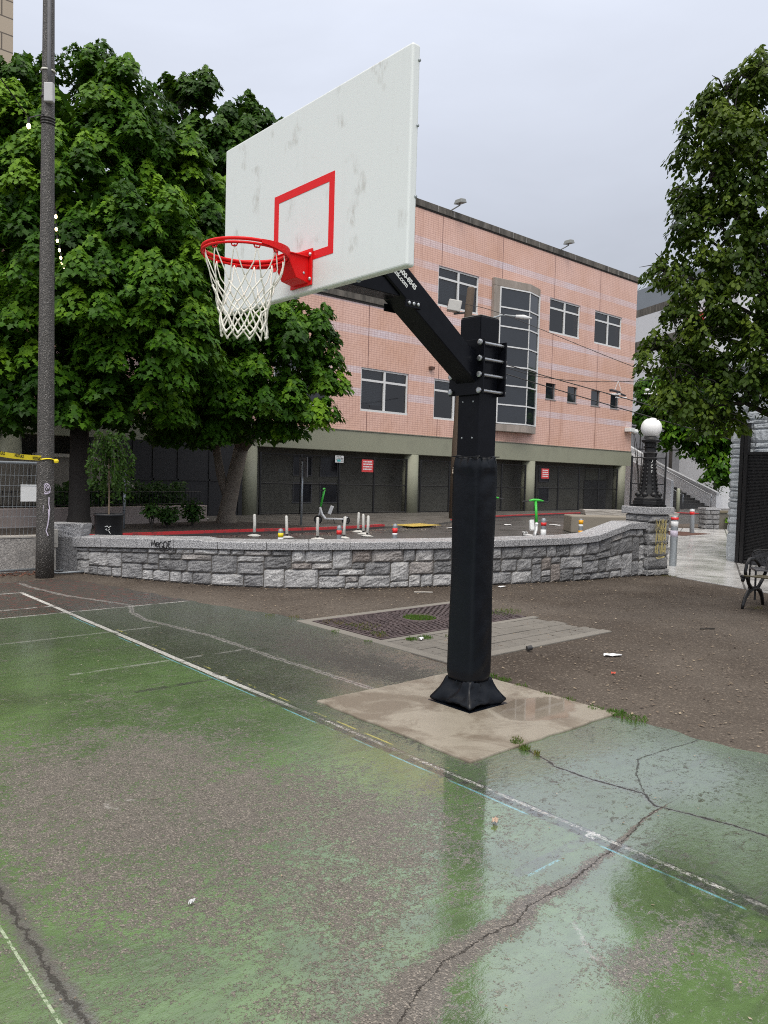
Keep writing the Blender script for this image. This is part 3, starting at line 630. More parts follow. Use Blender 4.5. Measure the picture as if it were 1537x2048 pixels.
LA = [(2.33,18.38,11.83,0.69,1.06),(3.72,17.86,12.33,0.52,0.93),(2.78,17.50,10.46,1.05,1.18),(1.82,17.77,9.74,1.03,1.41),(4.24,16.40,11.28,0.66,0.95),(3.68,16.43,10.28,0.91,1.17),(2.46,16.33,8.53,1.37,1.37),(4.49,16.08,9.64,0.99,1.45),(3.14,15.15,7.81,1.40,1.46),(5.40,16.21,9.53,0.82,1.50),(1.82,16.52,6.84,1.29,1.42),(4.14,14.49,7.05,1.35,1.54),(2.75,14.70,5.63,1.54,1.31),(1.67,15.98,4.56,1.45,1.33),(4.02,14.18,4.68,1.58,1.34),(5.65,15.21,7.90,0.66,1.33),(2.11,15.51,3.26,1.33,0.84),(3.54,14.79,3.34,1.35,0.86),(0.80,18.88,8.75,1.43,2.98),(0.51,17.55,4.70,1.48,1.85),(4.04,13.42,5.53,1.00,1.00),(6.30,16.06,9.33,0.53,0.98)]
LB = [(6.62,16.24,5.95,1.3,1.3),(7.75,14.55,5.35,1.15,1.0),(8.62,14.42,5.95,.72,.62),(8.85,14.15,4.6,.62,.75),(7.23,14.50,3.77,1.35,.95),(6.20,15.42,4.01,1.25,1.15),(8.3,13.9,3.32,.58,.42),(9.2,13.8,4.1,.30,.36),(6.03,15.91,2.99,1.12,.63),(8.08,14.76,2.80,.57,.43),(7.79,16.63,7.36,1.49,1.49),(8.57,17.40,9.33,1.40,1.71),(6.61,16.71,2.75,1.17,.36)]
LC = [(9.59,24.95,16.51,0.47,0.70),(10.51,24.12,16.16,0.54,1.01),(11.58,23.13,15.48,0.58,0.89),(12.24,22.50,14.76,0.70,0.74),(11.07,23.50,14.14,1.65,1.36),(10.32,24.04,12.17,1.56,2.33),(11.63,22.88,12.22,1.75,2.53),(9.47,24.95,14.86,0.88,1.36)]
def tree(name, label, cat, base, lobes, r0, fork, mat_l, mat_b, seed, shape, group=None, limb_n=9, lean=(0,0), twofork=False, **kw):
    t = thing(name, label, cat, base, 0., group); mb = MB()
    lb = lobes if len(lobes) <= limb_n else [lobes[i] for i in np.linspace(0, len(lobes)-1, limb_n).astype(int)]
    limbs(mb, base, lb, r0, fork, lean)
    if twofork:
        bx, by, bz = base
        mb.tube([(bx-.02,by,bz+.9),(bx-.16,by+.14,bz+1.5),(bx-.26,by+.22,bz+2.2),(bx-.3,by+.25,bz+3.4)], [r0*.6,r0*.55,r0*.5,r0*.4], 12)
    mb.build('trunk', mat_b, t, smooth=True)
    p = crown(lobes, seed, **kw)
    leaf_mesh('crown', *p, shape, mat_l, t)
    return t
GT = 'street trees on the far verge'
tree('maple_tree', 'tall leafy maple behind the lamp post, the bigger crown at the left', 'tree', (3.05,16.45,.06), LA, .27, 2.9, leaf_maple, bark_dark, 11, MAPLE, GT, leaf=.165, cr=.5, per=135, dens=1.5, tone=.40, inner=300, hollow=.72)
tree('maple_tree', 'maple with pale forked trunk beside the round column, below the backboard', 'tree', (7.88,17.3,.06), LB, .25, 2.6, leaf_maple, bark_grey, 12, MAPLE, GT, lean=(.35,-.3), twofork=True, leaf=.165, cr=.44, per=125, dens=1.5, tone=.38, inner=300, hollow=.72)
tree('maple_tree', 'farthest dark maple with narrow domed tops behind the big crown', 'tree', (10.8,24.4,8.5), LC, .25, 11., leaf_back, bark_dark, 13, MAPLE, GT, leaf=.25, cr=.6, per=95, dens=1.5, tone=.4) if False else None
tree('maple_tree', 'darker maple with narrow domed tops rising behind the big crown', 'tree', (10.6,24.2,.06), LC, .3, 11., leaf_back, bark_dark, 13, MAPLE, GT, leaf=.22, cr=.55, per=110, dens=1.5, tone=.4, inner=220)
LR = [(4.31,0.07,5.92,0.19,0.3),(3.94,0.07,5.38,0.32,0.37),(4.58,0.02,5.62,0.33,0.61),(3.89,0.41,5.43,0.21,0.24),(3.75,0.2,4.85,0.29,0.32),(3.91,-0.15,4.75,0.41,0.41),(3.75,0.38,4.47,0.24,0.3),(3.76,-0.04,4.23,0.41,0.39),(4.11,-0.35,4.19,0.41,0.52),(3.66,0.62,3.95,0.24,0.22),(3.66,0.22,3.79,0.39,0.34),(3.76,-0.27,3.63,0.46,0.41),(3.58,0.46,3.4,0.16,0.21),(3.63,0.02,3.24,0.41,0.36),(3.79,-0.44,3.06,0.4,0.45),(3.51,0.5,2.96,0.27,0.21),(3.58,0.13,2.76,0.39,0.31),(3.71,-0.29,2.62,0.36,0.28),(3.3,0.16,2.45,0.23,0.21),(3.66,-0.07,2.31,0.31,0.18),(4.62,-0.55,5.2,0.47,1.06),(4.29,-0.75,3.55,0.56,1.01),(4.05,-0.78,2.68,0.45,0.35),(5.11,-0.81,4.47,0.63,1.35),(5.26,-1.51,3.83,0.89,1.18),(4.74,-1.51,5.16,0.74,0.89),(3.5,0.12,2.44,0.24,0.16),(3.38,0.3,2.65,0.21,0.21),(3.43,0.57,3.07,0.18,0.21),(3.97,0.40,5.63,0.21,0.21),(3.87,0.47,5.28,0.21,0.25),(4.04,0.22,5.86,0.22,0.24),(4.16,-0.01,5.95,0.21,0.27),(4.41,-0.08,6.12,0.22,0.32),(3.81,-0.02,5.12,0.31,0.36),(3.82,0.48,4.79,0.19,0.22)]
t_ = thing('plaza_tree', 'olive green tree with sparse twiggy crown at the right edge, hanging over the globe lamp', 'tree', (4.97,-0.92,0))
mb = MB(); limbs(mb, (4.97,-0.92,0), LR[:24:2], .11, 1.9)
gr = random.Random(5)
for L in LR:
    for k in range(5):
        c = Vector(L[:3]); d = Vector((gr.gauss(0,1),gr.gauss(0,1),gr.gauss(.2,.8))).normalized()
        e = c+Vector((d.x*L[3],d.y*L[3],d.z*L[4]))*1.15
        mb.tube([c, c*.5+e*.5+Vector((0,0,.05)), e], [.010,.007,.0025], 4)
mb.build('trunk', bark_dark, t_, smooth=True)
leaf_mesh('crown', *crown(LR, 21, cr=.126, per=42, leaf=.06, dens=1.18, tone=.46, inner=150, hollow=.5, low=-1.), OVAL, leaf_plaza, t_, .2)
LG = [(40.19,21.0,7.14,1.40,1.40),(39.94,20.9,5.58,1.24,.93),(41.36,20.37,6.88,1.87,1.56),(40.16,19.96,4.63,.91,1.07),(42.53,19.39,7.85,2.49,1.87)]
LG2 = [(40.67,18.20,5.21,1.19,1.34),(41.22,17.63,3.75,1.04,1.34),(41.31,17.45,2.26,1.04,.89),(41.06,19.10,3.75,.61,.76),(41.90,17.10,4.96,1.19,1.79),(42.5,17.6,6.6,1.6,1.5)]
tree('small_tree', 'green tree behind the globe lamp and overhead wires, left one above the stairs', 'tree', (48.2,24.5,.06), LG, .14, 5., leaf_maple, bark_dark, 31, OVAL, 'trees by the stairs', leaf=.3, cr=.55, per=55, dens=1.5, tone=.4)
tree('small_tree', 'green tree with low drooping branches beside the grey stone building', 'tree', (49.2,21.6,.06), LG2, .14, 3.6, leaf_maple, bark_dark, 32, OVAL, 'trees by the stairs', leaf=.3, cr=.55, per=55, dens=1.5, tone=.45)
LX = [(49,5,8.5,2.6,3.),(50,2.5,10.5,2.2,2.6),(47.5,6.5,6.5,2.,2.4),(52,1,7.5,2.6,3.),(53,-3,9.5,2.6,3.2),(54.5,-5,7,2.6,3.)]
tree('street_tree', 'tree across the street to the right, mirrored in the bay and upper windows', 'tree', (50.5,3,.0), LX, .25, 4., leaf_back, bark_dark, 33, OVAL, None, leaf=.42, cr=.9, per=60, dens=1.1, tone=.45, inner=40)
t_ = thing('bare_shrub', 'thin dark bare shrub against the corner of the pink building', 'shrub', (39.2,21.6,.06)); mb = MB()
for i in range(5):
    a = i*1.3; mb.tube([(39.2,21.6,.06),(39.2+.15*math.cos(a),21.6+.15*math.sin(a),2.2),(39.2+.5*math.cos(a),21.6+.4*math.sin(a),3.9),(39.2+.9*math.cos(a+.4),21.6+.6*math.sin(a+.4),5.2+.4*math.sin(i*3))], [.05,.035,.02,.008], 5)
mb.build('branches', bark_dark, t_)

def shrub(name, label, base, h, rad, n, leaf, mat, seed, group=None, stem=.1):
    t = thing(name, label, 'shrub', base, 0., group); mb = MB(); g = np.random.default_rng(seed)
    for i in range(6):
        a = i*1.05; mb.tube([(base[0],base[1],base[2]-.02),(base[0]+rad*.3*math.cos(a),base[1]+rad*.3*math.sin(a),base[2]+h*.5),(base[0]+rad*.7*math.cos(a),base[1]+rad*.7*math.sin(a),base[2]+h*.85)], [.02,.014,.005], 5)
    mb.build('stem', bark_dark, t)
    d = unit(g.normal(size=(n,3))); p = np.array([base[0],base[1],base[2]+stem+(h-stem)*.5])+d*np.array([rad,rad,(h-stem)*.5])*g.uniform(.35,1.05,(n,1))
    leaf_mesh('foliage', p, unit(d+np.array([0,0,.8])+g.normal(0,.4,(n,3))), d+np.array([0,0,.6])+g.normal(0,.3,(n,3)), leaf*g.uniform(.7,1.2,n), np.clip(g.normal(.5,.2,n),0,1), OVAL, mat, t)
    return t
GB = 'round shrubs in the planting bed'
shrub('shrub', 'leggy little shrub leaning on a bare stem, next to the thin signpost', (4.55,15.38,.07), .72, .27, 260, .11, leaf_hedge, 41, GB, .3)
shrub('shrub', 'middle shrub in the bed, wide and loose', (5.25,15.9,.07), .62, .36, 420, .11, leaf_hedge, 42, GB)
shrub('shrub', 'densest brightest shrub at the right end of the planter wall', (6.25,16.39,.07), .78, .36, 600, .11, leaf_hedge, 43, GB)
def hedge(label, a, b, h, z, seed, n):
    t = thing('hedge', label, 'hedge', (a[0],a[1],z)); g = np.random.default_rng(seed)
    for i in range(7):
        q = (i+.5)/7; x = a[0]+(b[0]-a[0])*q; y = a[1]+(b[1]-a[1])*q; MB().cyl((x,y,z-.1),(x,y,z+h*.8),.03,5).build('stem', bark_dark, t)
    u = g.uniform(0,1,n); th = g.normal(0,.25,n); p = np.stack([a[0]+(b[0]-a[0])*u, a[1]+(b[1]-a[1])*u+th, z+h*g.uniform(.0,1.,n)*(.85+.15*np.sin(u*40))],1)
    leaf_mesh('foliage', p, unit(np.stack([g.normal(0,.5,n),-.6+g.normal(0,.4,n),.7+g.normal(0,.3,n)],1)), g.normal(0,1,(n,3)), .11*g.uniform(.7,1.3,n), np.clip(g.normal(.4,.2,n),0,1), OVAL, leaf_hedge, t)
hedge('dark clipped hedge behind the picket fence on the planter wall', (2.6,18.1), (7.2,19.0), .75, .55, 44, 4200)
hedge('dark hedge on the bank above the stair wall', (48.3,20.9), (48.6,25.5), 1.2, .6, 45, 2500)

# potted weeping tree behind the stone wall
pt = thing('potted_tree', 'weeping young tree in a black nursery pot behind the stone wall', 'potted tree', (1.45,10.45,.0))
MB().lathe([(.225,.0),(.25,.4),(.262,.755),(.278,.76),(.278,.795),(.25,.795),(.24,.70),(.0,.70)], (1.45,10.45,0), 24).build('pot', P('black_plastic_pot', (.012,.013,.016), .4, var=.2), pt, smooth=True)
MB().tube([(1.45,10.45,.68),(1.455,10.46,1.2),(1.44,10.45,1.7),(1.43,10.44,2.15)], [.017,.015,.012,.008], 7).build('trunk', P('young_bark', (.20,.15,.10), .8), pt)
g = np.random.default_rng(51); ps = []; mbt = MB()
for i in range(46):
    a = g.uniform(0,2*PI); rr = g.uniform(.12,.52); z0 = g.uniform(1.75,2.2); ln = g.uniform(.55,1.2)
    for t1 in np.linspace(0,1,15):
        ps.append((1.43+rr*math.cos(a)*min(1,.25+t1*1.5), 10.44+rr*math.sin(a)*min(1,.25+t1*1.5), z0+.18*math.sin(min(1,t1*2.2)*PI)*.8-ln*max(0,t1-.22)))
    mbt.tube(ps[-15::3], .004, 4)
mbt.build('twigs', bark_dark, pt)
ps = np.repeat(np.array(ps), 3, 0); n = len(ps)
leaf_mesh('foliage', ps+g.normal(0,.025,(n,3)), unit(g.normal(0,.6,(n,3))+np.array([0,0,.4])), g.normal(0,.5,(n,3))-np.array([0,0,1.]), .075*g.uniform(.7,1.2,n), np.clip(g.normal(.5,.18,n),0,1), OVAL, leaf_weep, pt)
mg = MB(); Mg = frame((1.28,10.25,.42), (.751,-.66,0), (0,0,1)); Mg = frame((1.45-.66*.256,10.45-.75*.256,.44), (.751,-.66,0), (0,0,1))
strokes(mg, Mg, [[(.02,.12),(.06,.14),(.09,.11),(.13,.14)],[(.03,.07),(.05,.09),(.06,.05)],[(.08,.06),(.11,.09)],[(.09,.05),(.12,.0)]], .006); mg.build('white_scrawl', white_paint, pt)

# ------------------------------------------------------------------ basketball hoop (local model, standing on the slab)
HS = .976; HO = Vector((-.102,-.092,.0))
hoop = thing('basketball_hoop', 'black gooseneck basketball hoop with white rectangular backboard on the concrete slab', 'basketball hoop', tuple(HO))
def HX(p): return (p[0]*HS+HO.x, p[1]*HS+HO.y, p[2]*HS+.039)
def hb(mb, name, mat, parent=None, **kw): return mb.build(name, mat, parent or hoop, xf=HX, **kw)
s_ = .1
hb(MB().box(-s_,s_,-s_,s_,-.02,2.795), 'pole', black_paint, bevel=.008)
hb(MB().box(-s_+.004,s_-.004,-s_+.004,s_-.004,2.797,2.803), 'pole_cap', P('grey_weld_cap', (.2,.2,.2), .6), bevel=.002)
# gooseneck arm: square tube from the clamp plate up to the back of the board
def arm_mb():
    mb = MB(); A0 = Vector((-.10,0,2.40)); A1 = Vector((-1.50,0,3.365)); d = (A1-A0).normalized(); up = Vector((-d.z,0,d.x))*-1
    if up.z < 0: up = -up
    h = .092
    lo0 = (-.118, 2.325); up0 = (-.118, 2.56)
    sl = .692
    prof = [(-.118, 2.31), (-.118, 2.51), (-1.49, 2.51+sl*1.372), (-1.49, 2.31+sl*1.372-.03)]
    mb.add([(x,-.095,z) for x, z in prof]+[(x,.095,z) for x, z in prof], [(0,1,2,3),(7,6,5,4),(0,4,5,1),(1,5,6,2),(2,6,7,3),(3,7,4,0)])
    return mb
arm = hb(arm_mb(), 'arm', black_paint, bevel=.01)
Mt = frame(HX((-.872,-.0965,2.955)), (.843,0,-.538), (.538,0,.843))
text('lettering', '-600-8545', .0445, white_paint, arm, frame(HX((-.904,-.0965,2.962)), (.82,0,-.572), (.572,0,.82)), .0008, .0016)
text('lettering', 'unk.com', .0435, white_paint, arm, frame(HX((-.949,-.0965,2.944)), (.82,0,-.572), (.572,0,.82)), .0008, .0012)
hb(MB().box(-.1325,-.1185,-.165,.165,2.235,2.625), 'clamp_plate', black_paint, bevel=.003)
hb(MB().box(.1025,.1165,-.165,.165,2.235,2.625), 'clamp_plate', black_paint, bevel=.003)
hb(MB().box(-.30,-.133,-.012,.012,2.505,2.585), 'gusset', black_paint)
for z in (2.262,2.373,2.485,2.597):
    for y in (-.138,.138):
        mb = MB().cyl((-.155,y,z),(.14,y,z),.0105,10)
        mb.lathe([(.002,-.012),(.018,-.009),(.021,0),(.021,.008),(.012,.012)], (0,0,0), 12, Matrix.Translation((-.144,y,z)) @ Matrix.Rotation(-PI/2,4,'Y'))
        mb.cyl((.1165,y,z),(.13,y,z),.019,6)
        hb(mb, 'clamp_bolt', steel, smooth=False)
for z in (1.93,2.19):
    for x in (-.05,.05):
        hb(MB().lathe([(.007,0),(.007,.004),(.003,.006)], (0,0,0), 8, Matrix.Translation((-s_,x,z)) @ Matrix.Rotation(-PI/2,4,'Y')), 'bolt_head', steel_dull)
# support frame behind the board
sf = MB().prism([(-1.515,-.085),(-.86,-.075),(-.86,.075),(-1.515,.085)], 2.80, 2.90)
sf.prism([(-1.515,-.47),(-1.46,-.47),(-1.46,.47),(-1.515,.47)], 2.74, 3.62)
sf.box(-.84,-.70,-.108,-.0955,2.735,2.785).box(-.84,-.70,.0955,.108,2.735,2.785)
hb(sf, 'support_frame', black_paint, bevel=.004)
for x in (-.81,-.77,-.73): hb(MB().lathe([(.012,0),(.012,.008),(.006,.012)], (0,0,0), 8, Matrix.Translation((x,-.108,2.762)) @ Matrix.Rotation(PI/2,4,'X')), 'bolt_head', steel)
# backboard
bx = -1.5812; B0, B1, Z0, Z1 = -.917, .917, 2.700, 3.798
bb = hb(MB().box(bx,bx+.055,B0,B1,Z0,Z1), 'backboard', backboard_mat, bevel=.012, seg=3)
hb(MB().box(bx+.0555,bx+.062,B0+.04,B1-.04,Z0+.04,Z1-.04), 'back_panel', P('dull_white_back', (.5,.52,.5), .6), bb)
sq = MB(); q0, q1, r0, r1, tk_ = -.303, .303, 2.880, 3.335, .0475
sq.box(bx-.0022,bx+.002,q0,q1,r1-tk_,r1).box(bx-.0022,bx+.002,q0,q0+tk_,r0,r1-tk_).box(bx-.0022,bx+.002,q1-tk_,q1,r0,r1-tk_).box(bx-.0022,bx+.002,q0+tk_,q1-tk_,r0,r0+tk_)
hb(sq, 'target_square', red_paint, bb)
for z in (3.72,3.4,3.05): hb(MB().lathe([(.008,0),(.008,.006),(.004,.009)], (0,0,0), 8, Matrix.Translation((bx+.045,B0,z)) @ Matrix.Rotation(PI/2,4,'X')), 'bolt_head', steel_dull, bb)
for y in (-.5,-.2,.1,.4): hb(MB().lathe([(.012,0),(.012,-.008),(.005,-.011)], (bx+.03,y,Z0), 8), 'bolt_head', steel_dull, bb)
# rim, bracket, net
RC = Vector((bx-.385,0,2.872)); rr_ = .232
rm = MB()
rm.tube([RC+Vector((rr_*math.cos(a),rr_*math.sin(a),0)) for a in np.linspace(0,2*PI,64,endpoint=False)], .0095, 10, True)
rm.tube([RC+Vector((rr_*1.012*math.cos(a),rr_*1.012*math.sin(a),-.021)) for a in np.linspace(0,2*PI,64,endpoint=False)], .0075, 8, True)
for a in np.linspace(0,2*PI,12,endpoint=False)+.26:
    cpt = RC+Vector((rr_*.985*math.cos(a),rr_*.985*math.sin(a),-.03)); tx = Vector((-math.sin(a),math.cos(a),0))
    rm.tube([cpt+tx*.02+Vector((0,0,.012)), cpt+tx*.012-Vector((0,0,.008)), cpt-tx*.012-Vector((0,0,.008)), cpt-tx*.02+Vector((0,0,.012))], .004, 6)
rim = hb(rm, 'rim', red_paint, smooth=True)
ba = MB(); n_ = 26; angs = np.linspace(-1.75,1.75,n_)
for k in range(n_-1):
    a, b = angs[k], angs[k+1]
    for (ra, rb, z0, z1) in [(rr_+.012, rr_+.018, -.038, .020)]:
        ha = 1.-.55*max(0,(abs(a)-.9)/.85); hb_ = 1.-.55*max(0,(abs(b)-.9)/.85)
        pa = [RC+Vector((ra*math.cos(a),ra*math.sin(a),z0*ha)), RC+Vector((rb*math.cos(a),rb*math.sin(a),z0*ha)), RC+Vector((rb*math.cos(a),rb*math.sin(a),z1*ha-.004)), RC+Vector((ra*math.cos(a),ra*math.sin(a),z1*ha-.004))]
        pb_ = [RC+Vector((ra*math.cos(b),ra*math.sin(b),z0*hb_)), RC+Vector((rb*math.cos(b),rb*math.sin(b),z0*hb_)), RC+Vector((rb*math.cos(b),rb*math.sin(b),z1*hb_-.004)), RC+Vector((ra*math.cos(b),ra*math.sin(b),z1*hb_-.004))]
        ba.add(pa+pb_, [(0,1,5,4),(1,2,6,5),(2,3,7,6),(3,0,4,7),(3,2,1,0),(4,5,6,7)])
hb(ba, 'stiffener_band', red_paint, rim, bevel=.0015)
bk = MB(); y0, y1 = -.085, .07; xo = bx-.151
sp_ = [(bx-.012,2.748),(bx-.095,2.765),(xo+.006,2.852),(xo+.002,2.893),(bx-.012,2.928)]
bk.add([(x,y0,z) for x, z in sp_]+[(x,y1,z) for x, z in sp_], [(0,1,2,3,4),(9,8,7,6,5)]+[(i,i+5,(i+1)%5+5,(i+1)%5) for i in range(5)])
bk.box(xo-.004,bx-.012,y0-.012,y1+.012,2.8935,2.9005)
bk.box(bx-.0115,bx-.0025,y0-.03,y1+.03,2.735,2.945)
br_ = hb(bk, 'rim_bracket', red_paint, rim, bevel=.003)
for y in (y0-.018,y1+.018):
    for z in (2.77,2.91): hb(MB().lathe([(.011,0),(.011,.007),(.005,.012)], (0,0,0), 8, Matrix.Translation((bx-.0115,y,z)) @ Matrix.Rotation(-PI/2,4,'Y')), 'bracket_bolt', steel, rim)
hb(MB().lathe([(.008,0),(.008,.004),(.004,.006)], (0,0,0), 8, Matrix.Translation((bx-.045,y0,2.80)) @ Matrix.Rotation(PI/2,4,'X')), 'bracket_bolt', steel, rim)
nt = MB(); gn = random.Random(4); lv = [(.222,-.03,.0),(.165,-.20,.5),(.146,-.262,1.),(.133,-.320,1.5),(.126,-.372,2.),(.125,-.424,2.5),(.129,-.474,3.)]
K = []
for r, z, ph in lv:
    row = []
    for k in range(12):
        a = 2*PI*(k+ph)/12+.26; jr = gn.uniform(.95,1.06) if z < -.1 else 1; jz = gn.uniform(-.016,.016) if z < -.1 else 0
        row.append(RC+Vector((r*jr*math.cos(a)-.02*(-z/.47), r*jr*math.sin(a)-.035*(-z/.47), z+jz)))
    K.append(row)
for i in range(len(lv)-1):
    for k in range(12):
        for dk in ((0,-1)):
            a = K[i][k]; b = K[i+1][(k+dk)%12]; L = (b-a).length
            mid = a*.5+b*.5+Vector((gn.uniform(-1,1),gn.uniform(-1,1),-.6))*L*(.05 if i else .06)
            radial = Vector((mid.x-RC.x, mid.y-RC.y, 0)).normalized()*(.012 if i == 0 else .004)
            nt.tube([a, a*.7+mid*.3+radial*.7, mid+radial, b*.7+mid*.3+radial*.5, b], .0034 if i < 1 else .0046, 6)
for row in K[1:]:
    for p in row: nt.lathe([(.0015,-.010),(.0078,-.004),(.0078,.004),(.0015,.010)], tuple(p), 7)
hb(nt, 'net', rope, rim, smooth=True)
# pad wrapped round the pole, cut with soft folds
def pad_mesh():
    mb = MB(); nz, npz = 60, 64; g = random.Random(9); rings = []
    zs = np.linspace(.155,1.80,nz)
    for z in zs:
        t = (z-.155)/1.645
        s = .118+.003*math.sin(z*5); 
        if t > .955: s *= 1.-.12*((t-.955)/.045)**1.6
        if t < .02: s *= .965
        ring = []
        for k in range(npz):
            q = k/npz*4; sd_ = int(q); f = q-sd_; cr = .022
            c4 = [(-1,-1),(1,-1),(1,1),(-1,1)]; a = Vector(c4[sd_]); b = Vector(c4[(sd_+1)%4]); p = a+(b-a)*f
            # round the corners
            e = min(f, 1-f)*2*s; 
            n2 = Vector((p.x, p.y)); 
            sc = s*(1-max(0,(cr-e))/cr*.055)
            bulge = .010*math.sin(f*PI)
            nd = Vector(((a+b).x/2,(a+b).y/2))
            wr = .0
            if sd_ == 0: wr = (.006*math.sin(z*13+f*5.5+2.2*math.sin(z*5.3+1))+.004*math.sin(z*29-f*7+3*math.sin(z*3.1)))*math.sin(f*PI)*max(.1,.5+.5*math.sin(z*3.7+.6))
            if sd_ == 3: wr = .004*math.sin(z*6+f*3)*math.sin(f*PI)
            if t > .93: wr += (.005*math.sin(k*1.17)+.004*math.sin(k*.53+1))*(t-.93)/.07
            if abs(t-.955) < .03: wr += .012*math.sin(f*PI)*(1-abs(t-.955)/.03)
            ring.append((p.x*sc+nd.x*(bulge+wr), p.y*sc+nd.y*(bulge+wr), z+(.008*math.sin(k*.37+2)*max(0,(t-.93)/.07))))
        rings.append(ring)
    vs = [p for r in rings for p in r]; n = npz
    fs = [(i*n+k, i*n+(k+1)%n, (i+1)*n+(k+1)%n, (i+1)*n+k) for i in range(nz-1) for k in range(n)]
    fs += [tuple(range(n))[::-1], tuple((nz-1)*n+k for k in range(n))]
    mb.add(vs, fs); return mb
hb(pad_mesh(), 'pole_pad', black_vinyl, smooth=True)
def skirt():
    mb = MB(); n = 48; prof = [(.190,-.012),(.200,.0),(.199,.012),(.178,.045),(.152,.085),(.134,.125),(.124,.155),(.118,.170),(.104,.174)]; vs = []
    for j, (s, z) in enumerate(prof):
        for k in range(n):
            q = k/n*4; sd_ = int(q); f = q-sd_; c4 = [(-1,-1),(1,-1),(1,1),(-1,1)]; a = Vector(c4[sd_]); b = Vector(c4[(sd_+1)%4]); p = a+(b-a)*f
            w = (.012*math.sin(f*7+z*45+sd_)+.009*math.sin(f*17+sd_*2-z*38)+.006*math.sin(f*31+z*70))*math.sin(f*PI)**.6*(1 if 0 < j < 7 else .3)-.012*math.sin(f*PI); nd = Vector(((a+b).x/2,(a+b).y/2))
            vs.append((p.x*s+nd.x*w, p.y*s+nd.y*w, z+(.012*math.sin(f*PI*2+sd_)+.010*math.sin(f*PI))*(1 if j < 3 else .35)))
    m = len(prof); fs = [(i*n+k, i*n+(k+1)%n, (i+1)*n+(k+1)%n, (i+1)*n+k) for i in range(m-1) for k in range(n)]+[tuple(range(n))[::-1], tuple((m-1)*n+k for k in range(n))]
    return mb.add(vs, fs)
hb(skirt(), 'pad_skirt', black_vinyl, smooth=True)
hb(MB().box(-.212,.212,-.212,.212,-.034,-.016), 'base_plate', black_vinyl, bevel=.004)
hb(MB().tube([(-.121,-.121,1.792),(.121,-.121,1.800),(.121,.121,1.79),(-.121,.121,1.797)], .0035, 6, True), 'tie_cord', black_paint)

# ------------------------------------------------------------------ stone plaza wall
WP = [(.09,8.38),(.45,7.45),(1.1,6.25),(1.78,5.45),(2.6,4.86),(4.16,4.22),(5.3,3.85),(6.5,3.57),(7.4,3.44),(8.42,3.34)]
WC = spline(WP, 12); wl = np.concatenate([[0], np.cumsum([np.hypot(*(b-a)) for a, b in zip(WC[:-1], WC[1:])])]); WLEN = wl[-1]; WCa = np.array(WC)
def wall_pt(s):
    x = np.interp(s, wl, WCa[:,0]); y = np.interp(s, wl, WCa[:,1]); e = .05
    d = np.array([np.interp(s+e, wl, WCa[:,0])-np.interp(s-e, wl, WCa[:,0]), np.interp(s+e, wl, WCa[:,1])-np.interp(s-e, wl, WCa[:,1])]); d /= np.linalg.norm(d)
    return np.array([x,y]), d, np.array([d[1],-d[0]])     # point, tangent, outward normal (towards the court)
cs = [wl[12*i] for i in range(len(WP))]
TOPS = [0.40,.46,.521,.548,.563,.578,.596,.613,.655,.83]
SU = wall_pt(0)  # start
s7, s8 = cs[7]+.45, cs[8]+.38
def cap_z(s): return float(np.interp(s, [0, cs[1], cs[2], cs[4], cs[5], cs[7], s7, s8, WLEN], [.405,.46,.525,.565,.580,.613,.64,.835,.835]))
stw = thing('stone_wall', 'curved low wall of grey rock-faced granite blocks with granite cap slabs', 'stone wall', (2.6,4.86,0))
def ashlar(mb, cols, rows, seed, put, wmax=5):
    g = random.Random(seed); occ = [[0]*cols for _ in range(rows)]
    for c in range(cols):
        for r in range(rows):
            if occ[r][c]: continue
            h = g.choice([1,2,2,2,3,3]); w_ = g.choice([2,2,3,3,4,wmax]) if h > 1 else g.choice([2,3,4])
            while r+h > rows or any(occ[r+i][c] for i in range(h)): h -= 1
            w_ = min(w_, cols-c)
            while any(occ[r+i][c+j] for i in range(h) for j in range(w_)): w_ -= 1
            for i in range(h):
                for j in range(w_): occ[r+i][c+j] = 1
            put(c, r, w_, h, g)
def stone_block(mb, fn, u0, u1, v0, v1, g, depth=.03, tint=None):
    """a rock-faced block: fn(u,v,d) -> world point; d is relief towards the viewer"""
    nu = max(4, int((u1-u0)/.045)); nv = max(4, int((v1-v0)/.045)); vs = []; fs = []; ph = [g.uniform(0,6) for _ in range(6)]
    for j in range(nv+1):
        for i in range(nu+1):
            a, b = i/nu, j/nv; e = min(a,1-a,b,1-b); edge = e < 1e-6
            rel = -.024 if edge else depth*(.45+.35*min(1,e*5))+.012*math.sin(a*5+ph[0])*math.sin(b*4+ph[1])+g.uniform(-.007,.007)
            ju = 0 if not edge else g.uniform(-.004,.004)
            vs.append(fn(u0+(u1-u0)*a+ju, v0+(v1-v0)*b+ju, rel))
    n = nu+1
    for j in range(nv):
        for i in range(nu): fs.append((j*n+i, j*n+i+1, (j+1)*n+i+1, (j+1)*n+i))
    t = tint if tint is not None else min(1,max(0,g.choice([.1,.3,.45,.55,.62,.7,.75,.8,.85,.97 if g.random() < .25 else .6])+g.uniform(-.07,.07)))
    mb.add(vs, fs); mb.tint += [t]*len(vs)
mbs = MB(); rows = 6; unit_w = .098; cols = int(WLEN/unit_w)
def wfn(u, v, d):
    p, tg, nm = wall_pt(u); q = p+nm*d; return (q[0], q[1], v*cap_z(u)-.0+0)
def put(c, r, w_, h, g):
    bt = [.08,.2,.28,.4,.5,.58,.66,.74,.8,.88]; sm = c*unit_w/WLEN; t = g.choice(bt)-(.22 if sm > .74 else 0)
    if g.random() < .04: t = .97
    stone_block(mbs, wfn, c*unit_w+.004, (c+w_)*unit_w-.004, (r/rows)+.006, (r+h)/rows-.006, g, .024, max(0,min(1,t+g.uniform(-.06,.06))))
